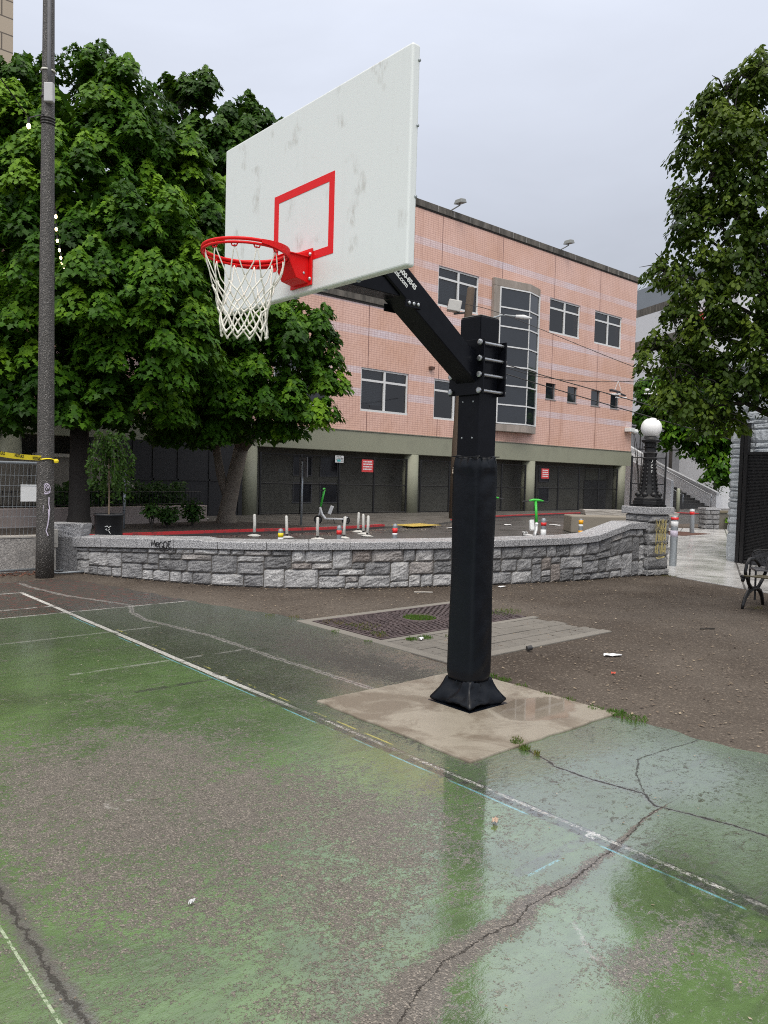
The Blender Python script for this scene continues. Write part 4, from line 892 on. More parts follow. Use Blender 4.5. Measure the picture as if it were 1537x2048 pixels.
ashlar(mbs, cols, rows, 5, put)
mbs.build('masonry', stone_mat, stw, smooth=False)
core = MB(); N_ = 90
for i in range(N_):
    a, b = WLEN*i/N_, WLEN*(i+1)/N_; pa, ta, na = wall_pt(a); pb2, tb_, nb = wall_pt(b); za, zb = cap_z(a)-.002, cap_z(b)-.002
    core.prism([tuple(pa-na*.022), tuple(pb2-nb*.022), tuple(pb2-nb*.36), tuple(pa-na*.36)], 0, [za,zb,zb,za])
core.build('mortar_core', mortar, stw)
capl = [0.]; gcap = random.Random(3)
while capl[-1] < s7-1.1: capl.append(capl[-1]+gcap.uniform(.58,.78))
capl += [s7, s8, WLEN]
for a, b in zip(capl[:-1], capl[1:]):
    m = 4 if b-a > .3 else 2; vs = []; fs = []
    for i in range(m+1):
        s = a+.003+(b-a-.006)*i/m; p, tg, nm = wall_pt(s); zc = cap_z(s); th = .122 if s < cs[2] else .113
        if s < cs[2]: th = .158-.022*s/cs[2]
        for off, z in ((.055,zc+.002),(.06,zc+th-.006),(.052,zc+th),(-.38,zc+th+.012),(-.39,zc+.002)):
            q = p+nm*off; vs.append((q[0],q[1],z))
    for i in range(m):
        for k in range(5): fs.append((i*5+k,(i+1)*5+k,(i+1)*5+(k+1)%5,i*5+(k+1)%5))
    fs += [(0,1,2,3,4),tuple(m*5+k for k in range(5))[::-1]]
    MB().add(vs, fs).build('cap_slab', granite, stw, bevel=.008)
# black scrawl on the cap face
sg = float(np.interp(.9, [0,1], [0,0])); best = min(np.linspace(0,WLEN,400), key=lambda s: abs((lambda p: (p[0]+4.2412)*.75066-(p[1]+3.812)*.66013-((p[0]+4.2412)*.66061+(p[1]+3.812)*.7493)*(333-768.5)/1542.5)(wall_pt(s)[0])))
p, tg, nm = wall_pt(best); Mg = frame((p[0]+nm[0]*.0615-tg[0]*.21, p[1]+nm[1]*.0615-tg[1]*.21, cap_z(best)-.005), (tg[0],tg[1],0), (0,0,1))
gl = MB(); strokes(gl, Mg, [[(.02,.03),(.03,.11),(.05,.05),(.075,.12),(.085,.03)], arc(.125,.06,.028,.03,20,340), [(.105,.06),(.155,.065)], arc(.19,.05,.035,.045,40,330), [(.20,.04),(.225,.04),(.225,-.01)], arc(.262,.06,.03,.05,0,360), [(.31,.12),(.315,.03),(.35,.025)],[(.31,.075),(.345,.08)],[(.31,.115),(.36,.12)], arc(.385,-.005,.03,.02,180,380), [(0,.0),(.02,-.01),(.05,.0),(.09,-.02),(.14,-.005),(.19,-.03),(.24,-.01),(.29,-.025),(.34,-.0)]], .007)
gl.build('black_scrawl', ink, stw)
# granite block on the wall's left end
blk = thing('granite_block', 'loose-looking granite block set on the left end of the stone wall', 'stone block', (.10,8.62,.55))
def lump(cx, cy, cz, a, b, c, rot, g, taper=.9):
    bm = bmesh.new(); bmesh.ops.create_cube(bm, size=1.); bmesh.ops.subdivide_edges(bm, edges=bm.edges[:], cuts=4, use_grid_fill=True)
    mb = MB(); Mr = Matrix.Translation((cx,cy,cz)) @ Matrix.Rotation(rot,4,'Z')
    for v in bm.verts: 
        k = 1.-(1-taper)*(.5-v.co.z); v.co = Vector((v.co.x*a*k+g.uniform(-.008,.008), v.co.y*b*k+g.uniform(-.008,.008), v.co.z*c+g.uniform(-.006,.006)))
    bm.verts.index_update(); mb.add([v.co for v in bm.verts], [[v.index for v in f.verts] for f in bm.faces], Mr); bm.free(); return mb
lump(.10,8.62,.655,.56,.42,.21,-.72,random.Random(2),.84).build('body', granite, blk)
MB().prism([(-.16,8.55),(.10,8.30),(.36,8.62),(.08,8.9)], 0, .555).build('base', stone_mat, blk)

# gate pillar with rock-faced courses, carrying the globe lamp
PC = (8.545,3.486); pr = -.18
pil = thing('stone_pillar', 'square rock-faced stone gate pillar with yellow scrawl under the black globe lamp', 'pillar', (PC[0],PC[1],0))
Mp = Matrix.Translation((PC[0],PC[1],0)) @ Matrix.Rotation(pr,4,'Z'); ps_ = MB(); gp = random.Random(12); hw = .275
zs = [0,.115,.34,.55,.76,.95,1.085]
for i in range(6):
    z0, z1 = zs[i], zs[i+1]; ww = hw+(.02 if i == 0 else 0)
    for fc in range(4):
        Mf = Mp @ Matrix.Rotation(fc*PI/2,4,'Z')
        def pf(u, v, d): return tuple(Mf @ Vector((u, -ww-d, v)))
        cuts = [-ww, ww] if (i+fc) % 2 and i != 4 else [-ww, gp.uniform(-.1,.12), ww]
        for a, b in zip(cuts[:-1], cuts[1:]): stone_block(ps_, pf, a+.004, b-.004, z0+.006, z1-.006, gp, .03, gp.choice([.2,.28,.35,.42,.5]))
ps_.build('masonry', stone_dark, pil)
MB().box(-hw+.03,hw-.03,-hw+.03,hw-.03,0,1.09,Mp).build('mortar_core', mortar, pil)
MB().box(-.325,.325,-.325,.325,1.092,1.222,Mp).build('cap_slab', granite, pil, bevel=.012)
Mg = Mp @ Matrix.Translation((0,-hw-.046,0)) @ Matrix.Rotation(PI/2,4,'X'); ys = MB(); gq = random.Random(8)
# three rows of streaky yellow letters
for (yy, hh) in ((.78,.25),(.60,.24),(.38,.24)):
    x = -.15
    while x < .13:
        ys.tube([Mg @ Vector((x+gq.uniform(-.008,.008), yy+gq.uniform(0,.03), 0)), Mg @ Vector((x+gq.uniform(-.01,.01), yy+hh*gq.uniform(.5,.95), .004))], gq.uniform(.002,.006), 5); x += gq.uniform(.010,.034)
    strokes(ys, Mg, [[(-.15,yy+hh*.9),(-.09,yy+hh*.4),(-.05,yy+hh*.9)],[(-.01,yy+hh*.2),(.02,yy+hh*.9),(.05,yy+hh*.2)],[(.07,yy+hh*.8),(.12,yy+hh*.5),(.07,yy+hh*.2)]], .005)
strokes(ys, Mg, [[(-.12,.33),(-.05,.34),(.03,.335),(.11,.345)],[(-.1,.31),(.0,.32),(.1,.33)]], .006)
ys.build('yellow_scrawl', chalk_yellow, pil)

lamp = thing('globe_lamp', 'black cast iron lamp with white globe standing on the stone pillar', 'lamp', (PC[0],PC[1],1.222))
lc = (PC[0],PC[1],1.222)
lb_ = MB().prism([(PC[0]+.315*math.cos(R(a)+pr),PC[1]+.315*math.sin(R(a)+pr)) for a in (45,135,225,315)], 1.222, 1.26)
lb_.prism([(PC[0]+.28*math.cos(R(a)+pr),PC[1]+.28*math.sin(R(a)+pr)) for a in range(23,383,45)], 1.26, 1.33)
lb_.lathe([(.26,.108),(.26,.15),(.23,.16),(.22,.19),(.18,.22)], lc, 8, rot=pr+.39)
lb_.build('base', black_iron, lamp, bevel=.006)
MB().lathe([(.17,.2),(.155,.28),(.132,.40),(.115,.62),(.105,.83),(.10,.85)], lc, 8, rot=pr+.39).build('shaft', black_iron, lamp)
sc2 = MB()
for k in range(8):
    a = pr+.39+k*PI/4
    for q in np.linspace(0,1,9):
        rr = .158-.06*q; sc2.lathe([(.004,-.035),(.016,-.02),(.019,0),(.014,.02),(.004,.035)], (PC[0]+rr*math.cos(a),PC[1]+rr*math.sin(a),1.222+.27+.54*q), 7)
    sc2.lathe([(.01,-.05),(.05,-.02),(.055,.02),(.01,.06)], (PC[0]+.19*math.cos(a),PC[1]+.19*math.sin(a),1.222+.21), 8)
sc2.build('ornament', black_iron, lamp, smooth=True)
MB().lathe([(.125,.84),(.128,.87),(.11,.885),(.115,.93),(.125,.96),(.10,.985),(.098,1.05),(.13,1.065),(.132,1.075),(.10,1.09),(.105,1.13),(.155,1.16),(.16,1.19),(.13,1.215),(.115,1.24),(.10,1.26)], lc, 20).build('capital', black_iron, lamp, smooth=False)
MB().lathe([(.02,1.235)]+[(.183*math.sin(a),1.412-.183*math.cos(a)) for a in np.linspace(.35,PI-.02,16)], lc, 28).build('globe', globe_mat, lamp, smooth=True)
Mg = frame((PC[0]-.66*.118,PC[1]-.75*.118,1.222+.72), (.751,-.66,0), (0,0,1)); strokes(ws := MB(), Mg, [arc(.0,.0,.016,.03,30,330),[(.012,-.05),(.016,-.12)],[(-.01,.06),(.012,.10),(.0,.14)],arc(.004,-.09,.014,.025,90,400)], .005); ws.build('white_scrawl', white_paint, lamp)

# ------------------------------------------------------------------ left edge: lamp post, concrete wall, fence, tape
lp = thing('lamp_post', 'tall tapered exposed aggregate lamp post at the left edge', 'lamp post', (-.47,8.03,0))
MB().lathe([(.130,-.05),(.126,.6),(.117,2.),(.095,5.5),(.078,8.4),(.066,11.)], (-.47,8.03,0), 28).build('shaft', aggregate, lp, smooth=True)
el = Vector((.7507,-.6601,0)); fw = Vector((.6606,.7493,0)); L0 = Vector((-.47,8.03,0))
q = L0+el*.040-fw*.072
MB().tube([q+Vector((0,0,11.)), q+Vector((0,0,7.4)), q+el*.02+Vector((0,0,7.08))], .028, 10).build('conduit', P('grey_conduit', (.12,.12,.125), .5), lp, smooth=True)
q = L0+el*.055-fw*.088
MB().cbox((0,0,0),(.13,.09,.27),Matrix.Translation(q+Vector((0,0,6.98))) @ Matrix.Rotation(-.72,4,'Z')).build('outlet_box', P('pale_grey_box', (.5,.5,.5), .5), lp, bevel=.015)
for zc, mt in ((7.33,rope),(6.95,black_iron),(6.66,black_iron),(6.62,black_iron),(6.58,black_iron)):
    MB().tube([(L0.x+.092*math.cos(a),L0.y+.092*math.sin(a),zc+.012*math.sin(a)) for a in np.linspace(0,2*PI,20,endpoint=False)], .012, 6, True).build('strap', mt, lp)
Mg = frame(tuple(L0+el*.045-fw*.114+Vector((0,0,.9))), el, (0,0,1)); lg = MB()
strokes(lg, Mg, [arc(.02,.42,.055,.08,0,360,14),arc(.02,.43,.03,.06,0,300),[(-.05,.36),(.0,.34),(.06,.38)],[(-.01,.47),(.03,.40)],[(.0,.49),(.05,.42)],arc(.03,.38,.045,.03,150,390)], .0045)
strokes(lg, Mg, [[(.06,.30),(.055,.2),(.07,.12),(.06,.02),(.045,-.1),(.02,-.2),(.05,-.27)],[(-.02,.18),(-.025,.05)],[(.05,.12),(.06,.0)]], .008)
lg.build('lilac_scrawl', lilac, lp)
J0, J1 = (-6,8.93), (.04,8.80)
jw = thing('concrete_wall', 'low rough cast concrete wall behind the lamp post', 'wall', (-2.,8.85,0))
jm = MB(); jm.add([(J0[0],J0[1],0),(J1[0],J1[1],0),(J1[0],J1[1]+.05,.525),(J0[0],J0[1]+.05,.525),(J0[0],J0[1]+.35,0),(J1[0],J1[1]+.35,0),(J1[0],J1[1]+.32,.525),(J0[0],J0[1]+.32,.525)], [(0,1,2,3),(1,5,6,2),(5,4,7,6),(4,0,3,7),(3,2,6,7)])
jm.build('body', jersey_mat, jw, bevel=.015)
MB().add([(J0[0],J0[1]+.04,.526),(J1[0],J1[1]+.04,.526),(J1[0],J1[1]+.33,.526),(J0[0],J0[1]+.33,.526),(J0[0],J0[1]+.04,.55),(J1[0],J1[1]+.04,.55),(J1[0],J1[1]+.33,.55),(J0[0],J0[1]+.33,.55)], [(0,1,5,4),(1,2,6,5),(2,3,7,6),(3,0,4,7),(4,5,6,7)]).build('coping', concrete_pale, jw)
fe = thing('temporary_fence', 'galvanised temporary fence panel with wire mesh beside the lamp post', 'fence', (-1.6,8.62,0))
fy = 8.60; fx1 = -.265
fm = MB().tube([(-4.,fy+.05,.06),(fx1-.15,fy,.06)], .02, 8).tube([(-4.,fy+.05,1.69),(fx1,fy-.0,1.69)], .021, 8).tube([(fx1,fy-.22,-.0),(fx1,fy-.22,1.69)], .021, 8).tube([(fx1,fy-.22,1.69),(fx1,fy,1.69)], .02, 8)
fm.build('frame', steel_dull, fe, smooth=True)
ms = MB(); x = -4.
while x < fx1: ms.cyl((x,fy+.27,.56),(x,fy+.05,1.69),.0032,4); x += .062
for z in np.linspace(.70,1.5,6): ms.cyl((-4.,fy+.27-.22*(z-.56)/1.13,z),(fx1,fy+.25-.22*(z-.56)/1.13,z),.004,4)
ms.build('wire_mesh', steel_dull, fe)
MB().tube([(fx1+.02,fy-.42,.03),(fx1+.45,fy-.42,.035),(fx1+.62,fy-.30,.035),(fx1+.35,fy-.12,.035),(fx1+.0,fy-.15,.03)], .018, 8, True).build('foot', steel_dull, fe, smooth=True)
ubx = thing('utility_box', 'beige outlet pedestal beside the lamp post foot', 'utility box', (-.20,8.50,0))
MB().box(-.245,-.165,8.47,8.53,0,.42).build('post', P('beige_plastic', (.42,.40,.36), .5), ubx, bevel=.008)
MB().box(-.262,-.145,8.44,8.54,.40,.68).box(-.235,-.172,8.431,8.441,.46,.64).build('outlet_cover', P('beige_plastic', (.42,.40,.36), .5), ubx, bevel=.015)
for z in (.20,.26): MB().cyl((-.21,8.468,z),(-.21,8.455,z),.014,8).build('knob', black_iron, ubx)
# caution tape: from the left edge to a knot on the post
tp = thing('caution_tape', 'yellow caution tape tied round the lamp post', 'tape', (-.47,8.03,1.75))
ta, tb2 = Vector((-1.75,6.9,1.86)), Vector((-.565,7.925,1.765)); tm = MB(); n = 12
for i in range(n):
    a = ta.lerp(tb2, i/n); b = ta.lerp(tb2, (i+1)/n); sa = -.03*math.sin(PI*i/n); sb2 = -.03*math.sin(PI*(i+1)/n); hh = .036
    tm.quad((a.x,a.y,a.z+sa-hh),(b.x,b.y,b.z+sb2-hh),(b.x,b.y,b.z+sb2+hh),(a.x,a.y,a.z+sa+hh))
strip = tm.build('strip', yellow, tp)
td = (tb2-ta).normalized()
for k in range(3):
    c = ta.lerp(tb2, .38+.27*k); Mq = frame((c.x+td.x*.12+td.y*.004, c.y+td.y*.12-td.x*.004, c.z-.043), -td, (0,0,1)); 
    text('lettering', 'CAUTION', .062, ink, strip, Mq, .0005, .001, .75)
MB().tube([(L0.x+.122*math.cos(a),L0.y+.122*math.sin(a),1.755+.008*math.sin(3*a)) for a in np.linspace(0,2*PI,20,endpoint=False)], .022, 6, True, flat=.25).build('loop', yellow, tp)
kn = L0+el*.165-fw*.02
MB().lathe([(.008,-.035),(.03,-.025),(.036,.0),(.03,.02),(.008,.03)], (kn.x,kn.y,1.73), 9).build('knot', yellow, tp)
shp = thing('paper_notice', 'white paper notice hung on the temporary fence mesh', 'notice', (-.72,8.62,1.2))
MB().box(-.62,-.34,8.70,8.706,1.10,1.36).build('sheet', sign_white, shp); MB().cyl((-.5,8.70,1.36),(-.5,8.68,1.60),.006,6).build('hanger', ink, shp)
# string lights: from the post into the maple
BUL = [(.28,10.12,6.54),(.48,10.74,6.42),(.73,11.32,6.32),(.94,11.93,6.27),(1.16,12.53,6.22),(1.4,13.12,6.2),(1.56,13.51,6.15),(1.71,13.9,6.13),(1.9,14.27,6.13),(2.16,14.57,6.11)]
sl_ = thing('string_lights', 'lit warm bulbs on a cable from the lamp post into the maple', 'string lights', (-.4,8.15,6.7))
MB().tube([(-.42,8.12,6.68)]+[(x,y,z+.10) for x, y, z in BUL]+[(3.2,15.6,6.2)], .008, 5).build('cable', rubber, sl_)
def bulb(parent, x, y, z):
    f = MB().lathe([(.016,.02),(.018,.10)], (x,y,z), 8).build('socket', rubber, parent)
    MB().lathe([(.004,-.045),(.019,-.034),(.026,-.010),(.022,.010),(.014,.025)], (x,y,z), 10).build('bulb', bulb_mat, f, smooth=True)
for b in BUL: bulb(sl_, *b)
s2_ = thing('string_lights', 'single lit warm bulb on the cable left of the lamp post', 'string lights', (-.55,8.0,6.7))
MB().tube([(-.55,7.98,6.68),(-.98,7.2,6.24),(-1.9,5.9,6.3),(-3.4,4.,6.8)], .008, 5).build('cable', rubber, s2_); bulb(s2_, -.98,7.2,6.14)

# ------------------------------------------------------------------ pink tiled building
bd = thing('pink_building', 'pink tiled building with lavender bands, olive ground floor columns and grey parapet', 'building', (28,21,0))
YF = 21.
WIN = [(20.5,23.22,9.35,11.13,.5,2),(28.7,31.4,9.33,11.12,.5,2),(32.79,35.52,9.31,11.12,.5,2),(16.17,18.85,4.32,6.12,.5,2),(20.44,23.12,4.28,6.09,.5,2),(11.9,14.6,4.32,6.12,.5,2),(7.6,10.3,4.32,6.12,.5,2)]
SMW = [(28.6,29.45,5.88,6.73),(30.5,31.4,5.87,6.73),(32.71,33.6,5.87,6.73),(34.64,35.52,5.87,6.72)]
def wall_with_holes(mb, x0, x1, z0, z1, holes, y, depth):
    hs = [h for h in holes if h[0] < x1 and h[1] > x0 and h[2] < z1 and h[3] > z0]
    X = sorted({x0,x1}|{v for h in hs for v in h[:2]}); Z = sorted({z0,z1}|{v for h in hs for v in h[2:4]})
    for a, b in zip(X[:-1], X[1:]):
        for c, d in zip(Z[:-1], Z[1:]):
            mx, mz = (a+b)/2, (c+d)/2
            if any(h[0] < mx < h[1] and h[2] < mz < h[3] for h in hs): continue
            mb.quad((a,y,c),(b,y,c),(b,y,d),(a,y,d))
    for h in hs:
        a, b, c, d = h[:4]
        mb.quad((a,y,c),(a,y+depth,c),(b,y+depth,c),(b,y,c)); mb.quad((a,y,d),(b,y,d),(b,y+depth,d),(a,y+depth,d))
        mb.quad((a,y,c),(a,y,d),(a,y+depth,d),(a,y+depth,c)); mb.quad((b,y,c),(b,y+depth,c),(b,y+depth,d),(b,y,d))
holes = [h[:4] for h in WIN]+SMW
fm = MB(); wall_with_holes(fm, 19.0, 37.0, 3.5, 13.36, holes, YF, .16); wall_with_holes(fm, -9., 19.0, 3.5, 8.72, holes, YF, .16)
fm.quad((19.,YF+14,8.72),(19.,YF,8.72),(19.,YF,13.36),(19.,YF+14,13.36)); fm.quad((37.,YF,3.5),(37.,YF+14,3.5),(37.,YF+14,13.36),(37.,YF,13.36))
fm.quad((19.,YF+14,3.5),(37.,YF+14,3.5),(37.,YF+14,13.36),(19.,YF+14,13.36)); fm.quad((-9.,YF+14,3.5),(-9.,YF,3.5),(-9.,YF,8.72),(-9.,YF+14,8.72))
fm.build('wall', facade_mat, bd)
pp = MB().box(18.96,37.06,YF-.06,YF+.5,13.40,13.70).box(18.96,19.5,YF+.5,YF+14,13.40,13.70).box(36.5,37.06,YF+.5,YF+14,13.40,13.70).build('parapet', parapet_mat, bd, bevel=.02)
MB().box(18.98,37.03,YF-.03,YF+.4,13.345,13.40).build('soffit_groove', P('dark_gap', (.02,.018,.017), .9), bd)
MB().box(-9.1,18.955,YF-.06,YF+14,8.79,9.52).build('parapet', parapet_mat, bd, bevel=.02); MB().box(-9.05,18.96,YF-.03,YF+13.5,8.715,8.79).build('soffit_groove', MATS['dark_gap'], bd)
MB().box(19.5,36.5,YF+.5,YF+13.9,13.0,13.2).box(-8.9,18.9,YF+.3,YF+13.9,8.5,8.7).build('roof', concrete_pale, bd)
x = 20.3
while x < 37: MB().box(x-.012,x+.012,YF-.0635,YF-.059,13.41,13.69).build('parapet_joint', P('pale_joint', (.34,.33,.31), .8), pp); x += 1.04
room_mat = P('dark_room', (.02,.022,.025), .8); blind_sheen_mat = NT('slatted_blind_sky_sheen'); _t = blind_sheen_mat; blind_sheen_mat = _t.done(_t.bsdf(_t.mix(_t.m('LESS_THAN', _t.m('FLOORED_MODULO', _t.sep(_t.obj())[2], .07), .022), (.42,.43,.44), (.07,.07,.07)), .6)); gw = random.Random(17)
def window(x0, x1, z0, z1, tr, nc):
    f = MB(); w_ = .075; y0, y1 = YF+.05, YF+.12; xm = (x0+x1)/2
    f.box(x0,x1,y0,y1,z1-w_,z1).box(x0,x1,y0-.04,y1,z0,z0+w_*1.2).box(x0,x0+w_,y0,y1,z0+w_*1.2,z1-w_).box(x1-w_,x1,y0,y1,z0+w_*1.2,z1-w_)
    f.box(xm-w_*.7,xm+w_*.7,y0-.006,y1,z0+w_*1.2,z1-w_); zt = z1-tr
    f.box(x0+w_,xm-w_*.7,y0,y1,zt-w_*.6,zt+w_*.6).box(xm+w_*.7,x1-w_,y0,y1,zt-w_*.6,zt+w_*.6)
    fo = f.build('window', frame_white, bd)
    MB().quad((x0,y1-.02,z0),(x1,y1-.02,z0),(x1,y1-.02,z1),(x0,y1-.02,z1)).build('pane', glass, fo)
    MB().quad((x0-.1,YF+.5,z0-.1),(x1+.1,YF+.5,z0-.1),(x1+.1,YF+.5,z1+.1),(x0-.1,YF+.5,z1+.1)).quad((x0-.1,YF+.17,z1+.05),(x1+.1,YF+.17,z1+.05),(x1+.1,YF+.5,z1+.05),(x0-.1,YF+.5,z1+.05)).build('room_backing', room_mat, fo)
    for a, b in ((x0,xm),(xm,x1)):
        dz = gw.choice([.5,.5,.52,.95,1.5]); MB().quad((a+.04,YF+.24,z1-dz),(b-.04,YF+.24,z1-dz),(b-.04,YF+.24,z1),(a+.04,YF+.24,z1)).build('blind_sky_sheen', blind_sheen_mat, fo)  # blinds partly real; short pale ones imitate sky reflected in the upper panes
for wv in WIN: window(*wv)
for x0, x1, z0, z1 in SMW:
    fo = MB().box(x0,x1,YF+.06,YF+.13,z0,z0+.05).box(x0,x0+.04,YF+.06,YF+.13,z0+.05,z1).box(x1-.04,x1,YF+.06,YF+.13,z0+.05,z1).box(x0-.03,x1+.03,YF-.03,YF+.06,z0-.03,z0-.001).build('window', P('dark_window_frame', (.25,.25,.25), .5), bd)
    MB().quad((x0,YF+.11,z0),(x1,YF+.11,z0),(x1,YF+.11,z1),(x0,YF+.11,z1)).build('pane', glass_dark, fo)
# angled bay of glass in a concrete surround
BP = [(24.12,YF-.001),(24.12,YF-.17),(24.5,YF-.22),(26.35,YF-.58),(27.45,YF-.29),(27.60,YF-.22),(27.60,YF-.001)]
def seg_pts(a, b, k): return (a[0]+(b[0]-a[0])*k, a[1]+(b[1]-a[1])*k)
bay = MB().prism(BP, 10.9, 11.27).prism([(p[0],p[1]) for p in BP], 3.98, 4.34)
bay.prism([BP[0],BP[1],BP[2],(24.5,YF-.001)], 4.34, 10.9).prism([BP[4],BP[5],BP[6],(27.45,YF-.001)], 4.34, 10.9)
bay = bay.build('bay_surround', bay_mat, bd, bevel=.02)
gm = MB(); fmb = MB(); zl = [10.86,9.93,9.02,8.08,7.14,6.21,5.27,4.38]
ins = [(BP[2][0]+.01,BP[2][1]+.03),(BP[3][0],BP[3][1]+.04),(BP[4][0]-.01,BP[4][1]+.03)]
for a, b in ((ins[0],ins[1]),(ins[1],ins[2])): gm.quad((a[0],a[1],4.34),(b[0],b[1],4.34),(b[0],b[1],10.9),(a[0],a[1],10.9))
for z in zl: fmb.tube([(ins[0][0],ins[0][1]-.015,z),(ins[1][0],ins[1][1]-.015,z),(ins[2][0],ins[2][1]-.015,z)], .045, 4)
for p_ in (ins[0], ins[2]): fmb.cyl((p_[0],p_[1]-.02,4.36),(p_[0],p_[1]-.02,10.88),.055,4)
fmb.cyl((ins[1][0],ins[1][1]-.012,4.36),(ins[1][0],ins[1][1]-.012,10.88),.03,4)
gm.build('pane', glass_dark, bay); fmb.build('mullions', frame_white, bay)
# ground floor: beam, round columns, dark screened wall with doors
MB().box(-9.,36.95,YF-.10,YF+.6,2.62,3.46).build('beam', olive, bd, bevel=.02); MB().box(-9.,36.98,YF-.13,YF+.3,3.462,3.498).build('beam_groove', P('beam_trim', (.20,.19,.15), .7), bd)
for x in (2.66,10.97,19.30,27.63,36.18): MB().cyl((x,YF+.2,0),(x,YF+.2,2.62),.355,24).build('column', olive, bd, smooth=True)
gb = MB(); gb.box(-9.,36.9,YF+1.0,YF+1.3,0,2.62).box(36.6,36.9,YF+1.3,YF+14,0,3.46).box(-9.,36.9,YF+.6,YF+14,2.622,2.80)
gb.build('ground_floor_wall', dark_olive, bd)
for x0 in (13.55,28.2):
    for dx in (0,1.35):
        for z0 in (.45,1.55):
            f = MB(); a, b, c, d = x0+dx, x0+dx+.95, z0, z0+.85; y = YF+.97
            f.box(a,b,y,y+.03,c,c+.05).box(a,b,y,y+.03,d-.05,d).box(a,a+.05,y,y+.03,c+.05,d-.05).box(b-.05,b,y,y+.03,c+.05,d-.05)
            f = f.build('window', P('dull_grey_frame', (.085,.085,.09), .5), bd); MB().quad((a,y+.025,c),(b,y+.025,c),(b,y+.025,d),(a,y+.025,d)).build('pane', P('dark_pane', (.012,.014,.02), .15), f)
MB().box(33.9,36.,YF+.96,YF+.99,1.75,2.45).build('vent_panel', P('louvre_panel', (.10,.10,.075), .6), bd); MB().box(33.8,36.05,YF+.955,YF+.98,.06,1.72).build('door', P('dark_grey_door', (.04,.04,.04), .5), bd)
MB().box(20.05,20.3,YF-.16,YF,6.46,6.58).build('vent_hood', P('brown_vent', (.10,.05,.035), .6), bd)
# black screen fence between the columns
def screen(x0, x1, label):
    t = thing('screen_fence', label, 'fence', ((x0+x1)/2,YF-.02,.06)); p = MB(); n = max(2, round((x1-x0)/2.1)); y = YF+.02
    for i in range(n+1): p.cyl((x0+(x1-x0)*i/n,y,0),(x0+(x1-x0)*i/n,y,2.42),.045,8)
    for z in (.1,1.25,2.38): p.cyl((x0,y,z),(x1,y,z),.025,6)
    p.build('posts', black_iron, t)
    m = MB(); x = x0
    while x < x1: m.cyl((x,y,.08),(x,y,2.4),.0028,3); x += .055
    z = .1
    while z < 2.4: m.cyl((x0,y+.01,z),(x1,y+.01,z),.0026,3); z += .055
    m.build('mesh', mesh_black, t)
for a, b, lab in ((11.4,18.9,'black mesh fence behind the left scooter, with the red and white signs'),(19.75,27.2,'black mesh fence in the bay behind the hoop pole'),(28.1,35.7,'black mesh fence in the right bay of the pink building')): screen(a, b, lab)
gd = thing('garage_door', 'black panelled garage front in shade behind the forked maple trunk', 'garage door', (8.,20.8,.06))
MB().box(4.9,10.55,20.86,20.95,.0,2.61).build('panel', P('black_garage_panel', (.012,.012,.014), .6), gd); gp_ = MB()
for x in (5.0,6.4,7.1,8.0,9.2,10.4): gp_.box(x-.03,x+.03,20.83,20.86,.05,2.6)
gp_.box(4.9,10.55,20.83,20.859,1.3,1.36); gp_.build('ribs', mesh_black, gd)
sb2 = thing('security_light', 'small white security light on the right corner of the pink building', 'wall light', (36.6,20.99,4.6)); MB().box(36.2,36.7,20.6,20.99,4.62,4.86).build('housing', white_paint, sb2, bevel=.03); MB().tube([(36.7,20.8,4.7),(37.1,20.75,4.66)], [.1,.16], 10).build('lamp_head', white_paint, sb2)
GF = 'floodlights on the roof parapet'
fl = thing('roof_floodlight', 'grey floodlight on the parapet nearer the backboard', 'floodlight', (21.15,20.95,13.7), 0., GF)
MB().tube([(0,0,0),(.1,-.2,.10),(.22,-.3,.2),(.22,-.3,.30)], .03, 8).build('bracket', P('grey_metal', (.20,.21,.20), .5), fl, local=True)
MB().add([(.03,-.55,.24),(.42,-.55,.30),(.42,-.08,.30),(.03,-.08,.24),(.08,-.5,.44),(.38,-.5,.48),(.38,-.14,.48),(.08,-.14,.44)], [(3,2,1,0),(4,5,6,7),(0,1,5,4),(1,2,6,5),(2,3,7,6),(3,0,4,7)]).build('housing', MATS['grey_metal'], fl, local=True, bevel=.02)
f2 = copy_tree(fl); f2.location = (29.4,20.95,13.7); f2['label'] = 'grey floodlight on the parapet farther along to the right'
for nm, lab, x, z, m_, sz in (('wall_sign','red sign with white lines on the fence behind the left scooter',16.6,2.05,sign_red,(.62,.52)),('wall_sign','red sign on the fence in the right bay of the pink building',28.75,2.0,sign_red,(.62,.52)),('wall_sign','small white and teal sign above the gate left of the red sign',15.1,2.28,sign_white,(.42,.28))):
    t = thing(nm, lab, 'sign', (x,YF-.06,z), 0., 'signs on the screen fence'); MB().cbox((x,YF-.05,z),(sz[0],.02,sz[1])).build('board', m_, t, bevel=.004)
    l = MB(); gg = random.Random(int(x*10))
    for k in range(4):
        xx = x-sz[0]*.38
        while xx < x+sz[0]*.36: 
            ww = gg.uniform(.03,.10)*sz[0]/.6; l.box(xx, min(xx+ww, x+sz[0]*.4), YF-.064,YF-.0605, z+sz[1]*(.28-.2*k), z+sz[1]*(.38-.2*k)); xx += ww+.02
    l.build('lettering', sign_white if m_ is sign_red else ink, t)
    if m_ is sign_white: MB().box(x-.12,x+.05,YF-.066,YF-.0605,z-.1,z-.02).build('teal_mark', P('teal_ink', (.05,.4,.42), .5), t)

